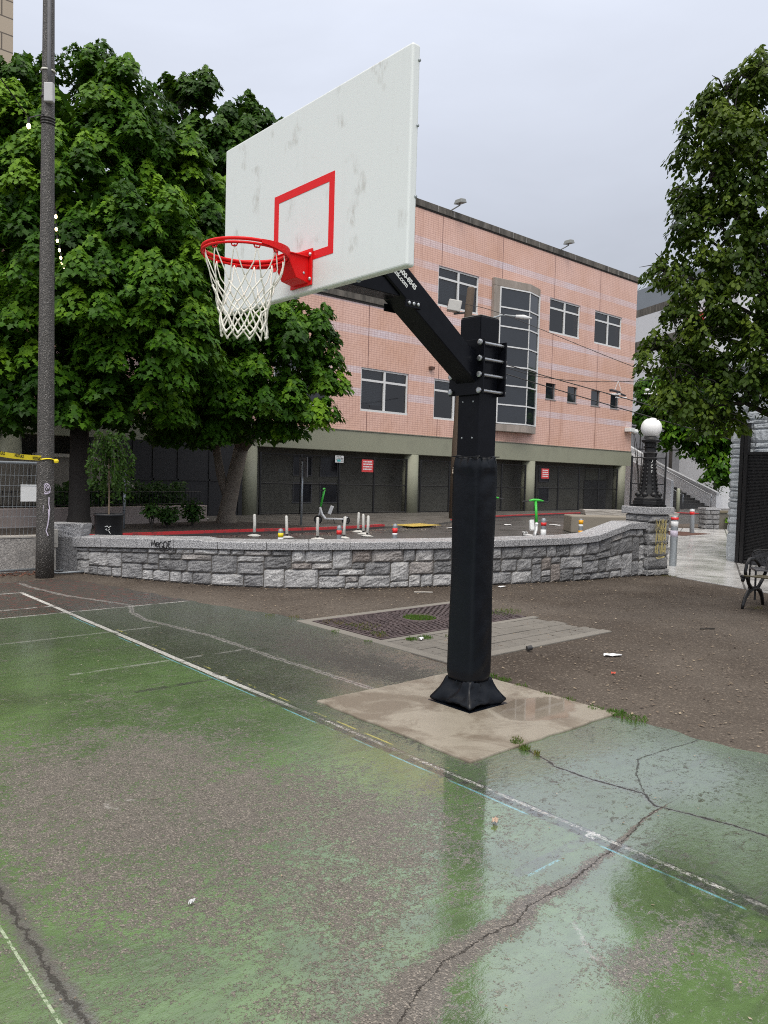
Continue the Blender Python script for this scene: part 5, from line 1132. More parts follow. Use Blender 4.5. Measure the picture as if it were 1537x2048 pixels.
# ------------------------------------------------------------------ behind the planting bed
pw = thing('planter_wall', 'long pale pink planter wall below the maples', 'wall', (3,17.6,.06))
def strip_wall(mb, a, b, th, z0, z1):
    d = Vector((b[0]-a[0],b[1]-a[1],0)).normalized(); n = Vector((-d.y,d.x,0))*th
    return mb.prism([(a[0],a[1]),(b[0],b[1]),(b[0]+n.x,b[1]+n.y),(a[0]+n.x,a[1]+n.y)], z0, z1)
strip_wall(MB(), (-7,15.2), (7.75,18.3), .3, .0, .56).build('body', planter_pink, pw, bevel=.015)
strip_wall(MB(), (-7,15.48), (7.72,18.55), 3.2, .0, .50).build('earth_fill', soil, pw)
pf_ = thing('picket_fence', 'low black picket fence on top of the pale pink planter wall', 'fence', (3,17.7,.56)); pk = MB(); x = -4.
while x < 7.6: yv = 15.2+(x+7)*.2102+.16; pk.cyl((x,yv,.55),(x,yv,1.02),.008,4); x += .11
for z in (.62,.98): pk.cyl((-4,15.99,z),(7.6,18.43,z),.012,6)
pk.build('pickets', black_iron, pf_)
sp = thing('signpost', 'thin galvanised post with dark scribbles behind the potted tree', 'signpost', (4.03,15.94,.06)); MB().cyl((4.03,15.94,0),(4.08,15.97,1.75),.035,10).build('pole', steel_dull, sp, smooth=True)
sm_ = MB(); Ms = frame((4.0,15.90,.5), (.75,-.66,0), (0,0,1)); strokes(sm_, Ms, [[(.0,.0),(.02,.08),(-.01,.15),(.02,.22),(.0,.35)],[(.0,.5),(.03,.55),(.0,.62)]], .008); sm_.build('dark_scrawl', ink, sp)
rw = thing('ramp_wall', 'pale sloping ramp wall between the two maple trunks', 'wall', (5.,22.,.06))
rp = [(-3.,1.9),(3.3,1.95),(5.0,1.95),(6.3,.95),(6.3,.7),(5.6,.7),(5.6,.0),(-3,.0)]
MB().add([(x,20.55,z) for x, z in rp]+[(x,20.75,z) for x, z in rp], [tuple(range(8)),tuple(range(8,16))[::-1]]+[(i,i+8,(i+1)%8+8,(i+1)%8) for i in range(8)]).build('body', P('beige_render', (.30,.27,.225), .7, var=.08), rw)
MB().add([(3.2,20.50,1.95),(5.02,20.50,1.95),(6.35,20.50,.93),(6.35,20.50,1.05),(5.04,20.50,2.06),(3.2,20.50,2.06),(3.2,20.8,1.95),(5.02,20.8,1.95),(6.35,20.8,.93),(6.35,20.8,1.05),(5.04,20.8,2.06),(3.2,20.8,2.06)], [(0,1,4,5),(1,2,3,4),(7,6,11,10),(8,7,10,9),(5,4,10,11),(4,3,9,10),(2,8,9,3)]).build('coping', P('cream_coping', (.5,.47,.40), .6), rw)
rw2 = thing('grey_pier', 'grey concrete pier in shade at the far left behind the fence', 'pier', (1.2,19.5,0)); MB().box(.2,1.35,17.6,18.6,0,3.6).build('body', P('shaded_grey_pier', (.13,.13,.14), .7), rw2, bevel=.02); MB().box(.12,1.43,17.52,18.68,3.6,3.9).build('cap', MATS['shaded_grey_pier'], rw2)
ob = thing('beige_tower', 'tall beige stone building at the upper left corner', 'building', (0,45,0))
tt = NT('coursed_beige_stone'); o_ = tt.obj(); s3 = tt.sep(o_); brk = tt.n('ShaderNodeTexBrick'); tt.put(brk.inputs['Vector'], tt.comb(tt.m('ADD', s3[0], s3[1]), s3[2], 0.)); brk.inputs['Scale'].default_value = 1
brk.inputs['Brick Width'].default_value = 2.4; brk.inputs['Row Height'].default_value = .85; brk.inputs['Mortar Size'].default_value = .035
brk.inputs['Color1'].default_value = (.46,.39,.30,1); brk.inputs['Color2'].default_value = (.40,.34,.265,1); brk.inputs['Mortar'].default_value = (.13,.11,.09,1)
MB().box(-20,7.95,40,56,0,38).build('wall', tt.done(tt.bsdf(brk.outputs['Color'], .8)), ob); MB().box(-20.3,8.25,39.7,56.3,38,39).build('cornice', beige_stone, ob)

# ------------------------------------------------------------------ behind the right side
u = Vector((.413,.911,0)); nrm_ = Vector((-.911,.413,0))
wb = thing('stepped_building', 'white and grey stepped building behind the pink one', 'building', (60,36,0))
def tier(name, p0, L, dep, z0, z1, mat): 
    a = Vector((p0[0],p0[1],0)); b = a+u*L; c = b-nrm_*dep; d = a-nrm_*dep
    return MB().prism([(a.x,a.y),(b.x,b.y),(c.x,c.y),(d.x,d.y)], z0, z1).build(name, mat, wb)
wm = P('white_panel', (.60,.61,.63), .6, var=.05, nscale=.4); gm_ = P('blue_grey_cladding', (.20,.225,.25), .5, var=.06, nscale=.5)
tier('wall', (53.0,23.6), 24, 14, 0, 13.0, wm); tier('parapet', (52.9,23.4), 24.4, 14.3, 13.0, 14.0, parapet_mat)
tier('wall', (58.0,24.6), 24, 14, 14.0, 17.6, wm); tier('parapet', (57.9,24.4), 24.4, 14.3, 17.6, 18.3, parapet_mat); tier('tower', (64.,25.0), 30, 16, 13.9, 22.4, gm_)
p0 = Vector((55.9,30.0,0)); q0_ = p0+u*1.6; a_ = nrm_*.06
fw_ = MB().prism([((p0+a_).x,(p0+a_).y),((q0_+a_).x,(q0_+a_).y),(q0_.x,q0_.y),(p0.x,p0.y)], 8.0, 11.2).build('window', frame_white, wb)
for k in range(2):
    a2 = p0+u*(.12+.75*k)+nrm_*.075; b2 = a2+u*.6
    for zz_ in (8.15,9.7): MB().prism([(a2.x,a2.y),(b2.x,b2.y),(b2.x-nrm_.x*.01,b2.y-nrm_.y*.01),(a2.x-nrm_.x*.01,a2.y-nrm_.y*.01)], zz_, zz_+1.35).build('pane', glass_dark, fw_)
p1 = Vector((59.6,28.2,0)); q1_ = p1+u*1.8
rs = MB().prism([((p1+nrm_*.3).x,(p1+nrm_*.3).y),((q1_+nrm_*.3).x,(q1_+nrm_*.3).y),(q1_.x,q1_.y),(p1.x,p1.y)], 14.1, 16.3).build('red_sign_panel', sign_red, wb)
cw = thing('concrete_block_wall', 'grey panelled concrete wall beyond the stairs behind the globe lamp', 'wall', (53,28,0))
MB().prism([(49.5,31.7),(54.9,27.0),(55.6,26.6),(62,33),(56,38)], 0, 6.2).build('body', conc_wall_mat, cw); jn = MB()
for q in (.2,.5,.8): xx, yy = 49.5+5.4*q, 31.7-4.7*q; jn.prism([(xx-.03,yy-.02),(xx+.03,yy-.06),(xx+.05,yy+.02),(xx,yy+.05)], 0, 6.19)
jn.prism([(49.45,31.72),(54.9,26.97),(54.9,27.02),(49.45,31.76)], 4.35, 4.42); jn.build('panel_joints', MATS['dark_gap'], cw); MB().prism([(49.3,31.75),(54.9,26.85),(55.75,26.5),(62.2,33),(56,38.3)], 6.2, 6.42).build('coping', conc_wall_mat, cw)
stc = thing('staircase', 'outdoor concrete stairs with pale sloping side walls right of the pink building', 'staircase', (44.5,21.,.06))
stp = MB()
for i in range(14): stp.box(42.5,47.,20.9+.34*i,26.5,.06+.17*i,.06+.17*(i+1))
stp.build('steps', P('dark_damp_step', (.06,.058,.055), .7, var=.2), stc)
def slope_wall(x0, x1, pts): 
    n = len(pts); return MB().add([(x0,y,z) for y, z in pts]+[(x1,y,z) for y, z in pts], [tuple(range(n))[::-1], tuple(range(n,2*n))]+[(i,(i+1)%n,(i+1)%n+n,i+n) for i in range(n)])
slope_wall(47.0,47.3,[(20.45,.0),(20.45,1.0),(24.2,2.65),(27.,4.1),(30,5.6),(30,0)]).build('side_wall', stair_wall_mat, stc)
slope_wall(46.93,47.36,[(20.4,1.0),(20.4,1.16),(24.2,2.83),(27.,4.28),(30,5.8),(30,5.6),(27.,4.1),(24.2,2.65)]).build('coping', P('stair_coping', (.50,.51,.52), .6), stc)
slope_wall(42.1,42.45,[(21.1,.0),(21.1,1.85),(24.2,3.2),(30,5.9),(30,0)]).build('side_wall', stair_wall_mat, stc)
MB().box(47.3,54,20.45,20.75,0,1.0).build('return_wall', stair_wall_mat, stc)
for x in (46.6,42.75): MB().tube([(x,20.6,.06),(x,20.6,1.0),(x,20.75,1.02),(x,29,5.1)], .03, 8).tube([(x,20.55,.75),(x,20.6,1.0)], .03, 8).build('handrail', steel, stc, smooth=True)
bf = thing('black_mesh_fence', 'black mesh gate panel behind the globe lamp', 'fence', (36.2,19.3,.06)); bfm = MB(); A_, B_ = Vector((35.45,19.95,0)), Vector((36.95,18.7,0))
for i in range(3): p_ = A_.lerp(B_, i/2); bfm.cyl((p_.x,p_.y,0),(p_.x,p_.y,3.2),.06,8)
for z in (.2,1.6,3.1): bfm.cyl((A_.x,A_.y,z),(B_.x,B_.y,z),.03,6)
bfm.build('posts', black_iron, bf); bfm = MB()
for i in range(34): p_ = A_.lerp(B_, i/33); bfm.cyl((p_.x,p_.y,.2),(p_.x,p_.y,3.1),.006,3)
for z in np.arange(.2,3.1,.06): bfm.cyl((A_.x,A_.y,z),(B_.x,B_.y,z),.006,3)
bfm.build('mesh', mesh_black, bf)
GG = 'pale green bollards by the mesh gate'
for x, y, lab in ((35.6,19.0,'pale green bollard left of the globe lamp shaft'),(37.2,18.0,'pale green bollard right of the globe lamp shaft')):
    t = thing('bollard', lab, 'bollard', (x,y,.06), 0., GG); MB().lathe([(.1,-.06),(.1,1.25),(.08,1.32),(.02,1.35)], (x,y,.06), 14).build('body', P('pale_green_paint', (.34,.36,.27), .5), t, smooth=True)
# second pillar stub and low wall across the path
s2 = thing('stone_pier', 'short rock-faced stone pier across the path beyond the red topped post', 'pier', (23.9,9.75,0)); m2_ = MB(); g2 = random.Random(6); Mq = Matrix.Translation((23.9,9.75,0)) @ Matrix.Rotation(-.6,4,'Z')
for i in range(4):
    for fc in range(4):
        Mf = Mq @ Matrix.Rotation(fc*PI/2,4,'Z')
        def pf(u_, v_, d_): return tuple(Mf @ Vector((u_, -.27-d_, v_)))
        pass
        c_ = g2.uniform(-.2,.2)
        for a, b in ((-.27,c_*.5),(c_*.5,.27)): stone_block(m2_, pf, a+.005, b-.005, .18*i+.006, .18*(i+1)-.006, g2, .04, g2.choice([.2,.3,.4]))
m2_.build('masonry', stone_dark, s2); MB().box(-.29,.29,-.29,.29,.722,.80,Mq).build('cap_slab', granite, s2)
lw = thing('low_wall', 'low stained concrete wall right of the short stone pier', 'wall', (26,9.9,0)); MB().prism([(24.3,9.55),(29,8.4),(29.1,8.7),(24.4,9.85)], 0, .62).build('body', P('stained_low_wall', (.15,.135,.11), .8, var=.2, nscale=2), lw); MB().prism([(24.25,9.50),(29,8.35),(29.12,8.75),(24.4,9.9)], .62, .68).build('coping', P('mossy_coping', (.18,.15,.10), .8), lw)
shrub('shrub', 'yellow green low shrub at the foot of the low concrete wall', (25.2,9.1,.0), .5, .8, 500, .14, leaf_maple, 46)

# grey painted stone building with black mesh door
gs = thing('grey_stone_building', 'grey painted rough stone building at the right edge', 'building', (14,1.,0))
gsm = MB(); g3 = random.Random(15); zc = 0.; cw_ = Vector((12.43,3.78,0)); d1 = Vector((-.35,-1.0,0)).normalized()
XA, YA = 12.43, 3.80
def face_pts(M_): return lambda u_, v_, d_: tuple(M_ @ Vector((u_, v_, d_)))
Mfa = frame((12.43,3.80,0), (-.30,-.954,0), (0,0,1)); Mfb = frame((12.43+.46,3.80-.10,0)  , (-.977,.213,0), (0,0,1)); Mfb = frame((12.43+3.2,3.80+.9,0), (-.962,-.27,0), (0,0,1))
z = 0.
while z < 4.2:
    h = g3.choice([.07,.12,.16,.2,.28]) if z > .1 else .62
    x = 0.
    while x < 7.: ww = g3.uniform(.3,.7); stone_block(gsm, face_pts(Mfa), x+.003, x+ww-.003, z+.003, z+h-.003, g3, .016, .6); x += ww
    x = 0.
    while x < 3.32: ww = min(g3.uniform(.3,.7), 3.325-x); stone_block(gsm, face_pts(Mfb), x+.003, x+ww-.003, z+.003, z+h-.003, g3, .016, .6); x += ww+.0001
    z += h
gsm.build('wall', grey_paint_stone, gs)
cA = Mfa @ Vector((7,0,-.02)); MB().prism([(12.44,3.76),(cA.x,cA.y),(cA.x+6,cA.y-1.),(19,2.8),(15.6,4.65)], 0, 4.15).build('core', P('grey_core', (.15,.16,.17), .8), gs); MB().prism([(12.3,3.95),(cA.x-.15,cA.y),(cA.x+6,cA.y-1.2),(19.3,2.9),(15.6,4.9)], 4.16, 4.35).build('coping', grey_paint_stone, gs)
dr = thing('mesh_door', 'tall black mesh security door on the grey stone building', 'gate', (12.3,3.4,0)); Md = Mfa
dm = MB()
for u_ in (.42,.53,2.6,4.7): dm.box(u_-.045,u_+.045,.0,2.95,.09,.17,Md)
for v_ in (.06,2.32): dm.box(.575,4.7,v_-.03,v_+.03,.10,.155,Md)
dm.build('frame', black_iron, dr); dm = MB(); uu = .59
while uu < 4.7: dm.box(uu-.0045,uu+.0045,.1,2.3,.125,.132,Md); uu += .03
vv = .12
while vv < 2.3: dm.box(.58,4.7,vv-.0045,vv+.0045,.134,.140,Md); vv += .03
dm.build('mesh', mesh_black, dr); MB().box(.44,4.7,.03,2.3,.06,.085,Md).build('backing_panel', P('black_backing', (.018,.018,.02), .5), dr)

# ------------------------------------------------------------------ bench
be = thing('park_bench', 'black metal park bench with mesh back at the right edge', 'bench', (6.5,.0,0)); bl = (.66,-1.0)
Mb = frame((6.12,.67,0), (1,0,0), (0,0,1))     # profile plane: u=+X (front to back), v=up, normal=-Y
def prof(pts, w0): return [Mb @ Vector((a, b, w0)) for a, b in pts]
for w0 in (0,1.5):
    e = MB()
    e.tube(prof([(-.0,.0),(.02,.06),(.07,.14),(.15,.21),(.26,.25),(.40,.25),(.52,.21),(.60,.12),(.64,.0)], w0), [.020,.022,.025,.030,.032,.032,.030,.025,.020], 8)
    e.tube(prof([(.26,.25),(.16,.33),(.10,.42),(.0,.43),(-.06,.445)], w0), .023, 8)
    e.tube(prof([(.06,.43),(.04,.50),(.07,.60),(.15,.66),(.28,.66),(.40,.61),(.48,.55)], w0), .023, 8)
    e.tube(prof([(.45,.25),(.62,.38),(.76,.55),(.86,.86)], w0), .024, 8)
    e.lathe([(.003,-.02),(.035,-.012),(.035,.012),(.003,.02)], (0,0,0), 12, Matrix.Translation(Mb @ Vector((-.02,.40,w0))) @ Matrix.Rotation(PI/2,4,'X'))
    e.build('end_frame', black_iron, be, smooth=True)
st_ = MB()
for i in range(7): u_ = -.05+.075*i; st_.box(u_,u_+.055,.432-.004*i+(.012*(i-3)**2*.1),.446-.004*i+(.012*(i-3)**2*.1),-.0,1.5,Mb)
st_.build('seat', P('mossy_bench_slat', (.10,.085,.045), .75, var=.4, nscale=20), be, bevel=.003)
bk_ = MB(); u0 = .55
for i in range(38): bk_.tube(prof([(.74,.50),(.85,.84)], .0+1.5*i/37), .0035, 4)
for j in range(10): bk_.tube([Mb @ Vector((.74+.11*j/9,.50+.34*j/9,.0)), Mb @ Vector((.74+.11*j/9,.50+.34*j/9,1.5))], .0035, 4)
bk_.tube([Mb @ Vector((.74,.5,-.02)), Mb @ Vector((.83,.80,-.02)), Mb @ Vector((.855,.86,.06)), Mb @ Vector((.855,.87,1.44)), Mb @ Vector((.83,.80,1.52)), Mb @ Vector((.74,.5,1.52))], .012, 8, True)
bk_.build('back_mesh', P('pewter_wire', (.16,.16,.165), .45, .6), be)

mc = thing('mesh_chair', 'grey wire mesh chair back with rounded corner behind the park bench', 'chair', (7.1,.95,0)); mk = MB(); Mk = frame((7.0,.97,.07), (.55,-.835,0), (0,0,1))
def rc(u_, v_): return .10-math.sqrt(max(0,.01-(.10-u_)**2)) if u_ < .10 else 0.
for i in range(1,34):
    u_ = .017*i; mk.tube([Mk @ Vector((u_,.40,0)), Mk @ Vector((u_,.66-rc(u_,0),.05))], .003, 4)
for j in range(15):
    v_ = .41+.0175*j; mk.tube([Mk @ Vector((.012 if v_ < .56 else .012+rc(v_-.56 if 0 else max(0,.66-v_),0),v_,.05*(v_-.4)/.26)), Mk @ Vector((.57,v_,.05*(v_-.4)/.26))], .003, 4)
mk.build('back_mesh', P('pewter_wire', (.16,.16,.165), .45, .6), mc); mk = MB().tube([Mk @ Vector(v) for v in ((.0,.38,0),(.0,.56,.03),(.03,.64,.045),(.10,.67,.05),(.5,.67,.05),(.57,.62,.04),(.58,.38,0))], .011, 7)
for u_ in (.0,.58): mk.tube([Mk @ Vector((u_,.0,-.02)), Mk @ Vector((u_,.38,0))], .014, 7); mk.tube([Mk @ Vector((u_,.40,0)), Mk @ Vector((u_,.40,.42)), Mk @ Vector((u_,.0,.44))], .014, 7)
mk.build('frame', black_iron, mc); MB().box(.0,.58,.40,.415,.0,.43,Mk).build('seat', MATS['pewter_wire'], mc)

# ------------------------------------------------------------------ street things
GD = 'white flexible delineator posts in the street'
def delineator():
    t = thing('delineator_post', '', 'delineator', (0,0,0), 0., GD)
    MB().lathe([(.17,.0),(.17,.015),(.10,.035),(.05,.05)], (0,0,.004), 16).build('base', post_white, t, local=True, smooth=False)
    MB().tube([(0,0,.04),(0,0,.10)], .033, 8).build('hinge', rubber, t, local=True)
    MB().tube([(0,0,.10),(.008,0,.3),(-.006,0,.54),(0,0,.57)], [.040,.039,.038,.022], 10).build('tube', post_white, t, local=True, smooth=True)
    return t
DL = [((6.42,13.335),'leftmost white delineator, in front of the round column'),((6.87,12.5),'white delineator beside the yellow topped bollard'),((7.32,11.8),'white delineator in front of the scooter front wheel'),((8.16,11.8),'white delineator in front of the scooter rear wheel'),((9.98,13.43),'farthest of three clustered white delineators, the left one'),((9.57,12.7),'middle of three clustered white delineators'),((9.12,12.0),'nearest of three clustered white delineators, the right one'),((13.56,7.12),'lone leaning white delineator left of the stone pillar')]
d0 = delineator()
for i, ((x, y), lab) in enumerate(DL):
    o = d0 if i == 0 else copy_tree(d0); o.location = (x,y,0); o['label'] = lab; o.rotation_euler = (R([2,-3,-4,3,-2,2,-5,10][i]), R([-1,2,-3,-2,2,1,-2,8][i]), i*.8)
GS = 'steel bollards along the street side of the stone wall'
def bollard(x, y, h, bands, lab, r=.075, lean=(0,0), cap=None, group=GS, body=None):
    t = thing('steel_bollard', lab, 'bollard', (x,y,0), 0., group)
    MB().lathe([(r,-.05),(r,h-.03),(r*.8,h),(r*.2,h+.012)], (0,0,0), 16).build('tube', body or steel_dull, t, local=True, smooth=False)
    for z0, z1, m_ in bands: MB().lathe([(r+.002,z0),(r+.002,z1)], (0,0,0), 16).build('band', m_, t, local=True, smooth=True)
    t.rotation_euler = (lean[0],lean[1],0); return t
bollard(3.88,8.32,.59,[(.44,.52,yellow),(.36,.435,sign_white),(.2,.34,yellow)],'short bollard with yellow and white bands behind the wall, left of the first red band', .05)
bollard(4.7,7.59,.68,[(.52,.60,red_band)],'steel bollard with red band in front of the white scooter', .046)
bollard(5.49,6.9,.74,[(.58,.67,red_band),(.53,.575,sign_white)],'steel bollard with red and white bands left of the hoop pole', .046)
bollard(6.38,6.13,.85,[(.70,.77,red_band),(.42,.62,sign_white)],'steel bollard with red band just right of the hoop pole', .05)
bollard(7.59,5.06,.92,[(.79,.85,red_band),(.55,.72,sign_white)],'steel bollard with red band right of the green scooter', .05)
bollard(10.25,6.05,.81,[(.70,.79,orange),(.64,.695,sign_white),(.47,.56,orange),(.41,.465,sign_white)],'slim bollard with two amber bands by the concrete block', .048)
bollard(10.2,3.84,1.0,[(.93,.98,red_band),(.80,.90,sign_white),(.6,.72,lilac)],'stickered steel bollard standing beside the stone pillar', .07)
bollard(20.6,8.72,.82,[(.64,.74,red_band),(.74,.81,sign_white)],'steel bollard with red and white top in the path opening', .075, (R(0),R(-4)))
cbk = thing('concrete_block', 'buff concrete barrier blocks behind the right part of the stone wall', 'concrete block', (18.5,10.5,0))
MB().prism([(16.4,10.6),(18.6,9.0),(19.3,9.7),(17.1,11.4)], 0, .55).build('block', P('buff_block', (.24,.215,.175), .8, var=.15, nscale=3, bump=.3), cbk, bevel=.04)
lump(18.2,10.6,.62,1.5,.5,.2,-.62,random.Random(3)).build('slab', concrete_pale, cbk); lump(19.6,9.5,.60,1.4,.5,.18,-.7,random.Random(4)).build('slab', concrete_pale, cbk)
GSC = 'rental scooters'
def scooter(lab, loc, rz, white_low=True, lean=0.):
    t = thing('electric_scooter', lab, 'scooter', loc, rz, GSC)   # local: +X forward
    def wheel(x):
        w_ = MB(); w_.tube([(x+.115*math.cos(a),0,.125+.115*math.sin(a)) for a in np.linspace(0,2*PI,20,endpoint=False)], .024, 8, True); wo_ = w_.build('wheel', rubber, t, local=True, smooth=True)
        MB().cyl((x,-.02,.125),(x,.02,.125),.085,14).build('hub', P('dark_hub', (.03,.03,.03), .4), wo_, local=True)
    wheel(.45); wheel(-.45)
    MB().box(-.40,.24,-.075,.075,.135,.185).tube([(.22,0,.16),(.33,0,.30),(.40,0,.52)], .045, 8).box(-.52,-.36,-.05,.05,.20,.235).build('deck', scooter_white, t, local=True, bevel=.012)
    MB().tube([(.46,-.045,.12),(.44,-.045,.26),(.40,0,.34),(.375,0,.55)], .03, 8).build('fork', scooter_white, t, local=True, smooth=True)
    MB().box(.16,.27,-.06,.06,.24,.52,Matrix.Rotation(R(-20),4,'Y') @ Matrix.Translation((-.02,0,.02))).build('battery_box', scooter_white, t, local=True, bevel=.015)
    MB().tube([(.375,0,.54),(.27,0,1.08)], .036, 10).build('stem', green_paint, t, local=True, smooth=True)
    hb2 = MB().tube([(.30,-.20,1.10),(.27,-.07,1.12),(.27,.07,1.12),(.30,.20,1.10)], [.02,.034,.034,.02], 8).build('handlebar', green_paint, t, local=True, smooth=True)
    for s in (-1,1):
        MB().tube([(.30,s*.19,1.10),(.25,s*.36,1.07)], .017, 8).build('grip', rubber, hb2, local=True); MB().tube([(.31,s*.2,1.09),(.34,s*.32,1.06)], .007, 5).build('brake_lever', rubber, hb2, local=True)
    MB().tube([(-.05,.06,.15),(-.12,.16,.01)], .012, 6).build('kickstand', rubber, t, local=True)
    t.rotation_euler = (lean,0,rz); return t
scooter('white and green rental scooter parked side-on by the gate', (10.95,15.95,.06), math.atan2(.68,-.73))
scooter('green rental scooter seen end-on, right of the hoop pole', (12.3,9.0,.0), math.atan2(-.80,-.60)+.1)
scooter('rental scooter mostly hidden behind the hoop pole, one grip showing', (12.95,11.0,.0), math.atan2(-.80,-.60)-.1)
po = thing('signpost', 'grey metal post with a sign seen edge-on by the gate', 'signpost', (9.6,15.75,.06)); MB().cyl((9.6,15.75,0),(9.6,15.75,2.02),.035,8).build('pole', steel_dull, po, smooth=True); MB().cbox((9.62,15.72,1.85),(.035,.42,.62)).build('sign_plate', P('grey_sign_back', (.15,.15,.155), .5), po)
up = thing('utility_pole', 'weathered wooden utility pole behind the hoop pole', 'utility pole', (17.75,17.0,.0))
UX, UY = 17.75, 17.0
MB().tube([(UX,UY,-.1),(UX+.02,UY-.02,3.),(UX+.12,UY-.10,6.),(UX+.30,UY-.26,8.95),(UX+.30,UY-.26,9.02)], [.20,.185,.165,.15,.10], 14).build('shaft', wood_pole, up, smooth=True)
MB().tube([(UX+.2,UY-.15,8.05),(UX-.2,UY+.15,7.98)], .04, 6).tube([(UX+.28,UY-.3,7.92),(UX+.8,UY-.7,7.9)], .03, 6).build('bracket', P('dark_bracket', (.06,.06,.06), .5), up)
fl_ = MB().add([(-.28,-.2,-.22),(.22,-.2,-.30),(.22,.2,-.30),(-.28,.2,-.22),(-.2,-.2,.2),(.3,-.2,.12),(.3,.2,.12),(-.2,.2,.2)], [(3,2,1,0),(4,5,6,7),(0,1,5,4),(1,2,6,5),(2,3,7,6),(3,0,4,7)], Matrix.Translation((UX-.16,UY+.18,8.33)) @ Matrix.Rotation(-.72,4,'Z')).build('floodlight', P('pale_fixture', (.50,.49,.46), .5), up, bevel=.03)
MB().add([(-.285,-.14,-.16),(-.285,.14,-.16),(-.21,.14,.13),(-.21,-.14,.13)], [(0,3,2,1)], Matrix.Translation((UX-.16,UY+.18,8.33)) @ Matrix.Rotation(-.72,4,'Z') @ Matrix.Translation((-.01,0,0))).build('lens', P('amber_lens', (.16,.10,.04), .2), fl_)
MB().tube([(UX+.25,UY-.22,7.55),(UX+1.2,UY-1.1,7.98),(UX+2.0,UY-1.75,7.92)], .035, 6).build('lamp_arm', steel_dull, up)
MB().tube([(UX+1.62,UY-1.42,7.95),(UX+1.85,UY-1.62,7.93),(UX+2.1,UY-1.83,7.89)], [.06,.09,.03], 10).build('street_light_head', frame_white, up, smooth=True)
fl2 = MB(); gfl = random.Random(3)
for k in range(10): fl2.lathe([(.004,-.05),(.05,-.01),(.05,.02),(.004,.05)], (UX-.17+gfl.uniform(-.06,.06),UY-.15+gfl.uniform(-.05,.05),1.75+.32*gfl.random()), 7)
flw = thing('flowers', 'small bunch of pale flowers tied to the utility pole', 'flowers', (UX-.17,UY-.15,1.6)); fl2.build('blooms', P('pale_blooms', (.62,.55,.45), .7, var=.3, nscale=20), flw)
MB().tube([(UX-.17,UY-.15,1.75),(UX-.18,UY-.16,1.35)], [.05,.02], 6).build('stems', P('green_stems', (.06,.14,.04), .7), flw); MB().box(UX-.25,UY*0+UX-.12,UY-.2,UY-.14,1.25,1.5).build('wrap', sign_white, flw)
MB().lathe([(.188,.05),(.186,.35)], (UX,UY,.0), 12)
# overhead cables
GW = 'overhead cables from the utility pole'
for lab, pts, r in (('upper of two heavy cables crossing the small windows',[(UX,UY,6.75),(15.24,12.61,5.38),(16.01,7.83,3.86),(16.47,4.69,2.85)],.016),('lower of two heavy cables crossing the small windows',[(UX,UY,6.4),(15.23,12.6,5.08),(15.94,7.88,3.56),(16.47,4.68,2.59)],.016),('thin cable running down past the bay window to the right',[(UX,UY,8.4),(17.4,14.6,7.6),(17.45,9.32,5.27),(19.58,6.01,3.77)],.011),('nearly level cable that the shoes hang from',[(UX,UY,6.6),(19.5,14.4,5.55),(22.8,12.62,5.58),(26.79,11.82,6.29)],.014)):
    t = thing('cable', lab, 'cable', (UX,UY,6.5), 0., GW); MB().tube([tuple(v) for v in spline(pts, 6)], r, 5).build('line', rubber, t)
def shoe(mb, M_): 
    mb.tube([M_ @ Vector(v) for v in ((-.13,0,.05),(-.07,0,.06),(.03,0,.035),(.11,0,.015),(.15,0,.01))], [.05,.055,.045,.038,.02], 8)
for lab, x, y, z, m_ in (('pair of dark sneakers hung on the cable left of the white pair',22.2,12.75,5.55,P('dark_shoe',(.03,.025,.03),.6)),('white sneakers hung on the cable by the plaza tree',24.1,12.35,5.72,sign_white)):
    t = thing('hanging_shoes', lab, 'shoes', (x,y,z), 0., 'shoes hung on the cable'); mm = MB()
    for k in (-1,1): shoe(mm, Matrix.Translation((x+.1*k,y-.08*k,z-.45-.12*(k > 0))) @ Matrix.Rotation(-.7+.3*k,4,'Z') @ Matrix.Scale(1.5,4))
    mm.build('shoes', m_, t, smooth=True); ml = MB()
    for k in (-1,1): ml.cyl((x,y,z),(x+.1*k,y-.08*k,z-.38),.01,4); shoe_s = MB()
    ml.build('laces', sign_white, t); so_ = MB()
    for k in (-1,1): so_.cbox((0,0,-.045),(.30,.08,.03), Matrix.Translation((x+.1*k,y-.08*k,z-.45-.12*(k > 0))) @ Matrix.Rotation(-.7+.3*k,4,'Z') @ Matrix.Scale(1.5,4))
    so_.build('soles', sign_white, t, bevel=.01)

# ------------------------------------------------------------------ tree grate
tg_ = thing('tree_grate', 'square rusty cast iron tree grate with grass in its round hole', 'tree grate', (1.9,2.45,0))
gx0, gx1, gy0, gy1 = .79, 3.08, 1.885, 3.04; gc = (1.93,2.52); gm2 = MB()
tr_ = NT('rusty_purple_iron'); o_ = tr_.obj(); rust = tr_.done(tr_.bsdf(tr_.mix(tr_.mr(tr_.noise(6,5,.7,o_),.35,.65), (.052,.036,.036), (.115,.085,.085)), .5, .2, tr_.bump(tr_.noise(60,3,.6,o_), .4, .004)))
N2 = 20
gm2.box(gx0,gx1,gy0,gy0+.035,.0,.018).box(gx0,gx1,gy1-.035,gy1,.0,.018).box(gx0,gx0+.035,gy0+.035,gy1-.035,0,.018).box(gx1-.035,gx1,gy0+.035,gy1-.035,0,.018)
for kr in range(34):
    r = .235+.048*kr
    for k in range(int(2*PI*r/.062)):
        a = (k+.5*(kr%2))/int(2*PI*r/.062)*2*PI; x, y = gc[0]+r*math.cos(a), gc[1]+r*math.sin(a)
        if gx0+.05 < x < gx1-.05 and gy0+.05 < y < gy1-.05:
            M_ = Matrix.Translation((x,y,.010)) @ Matrix.Rotation(a+(.6 if kr % 2 else -.6),4,'Z'); gm2.cbox((0,0,0),(.050,.030,.016),M_)
gm2.build('grating', rust, tg_)
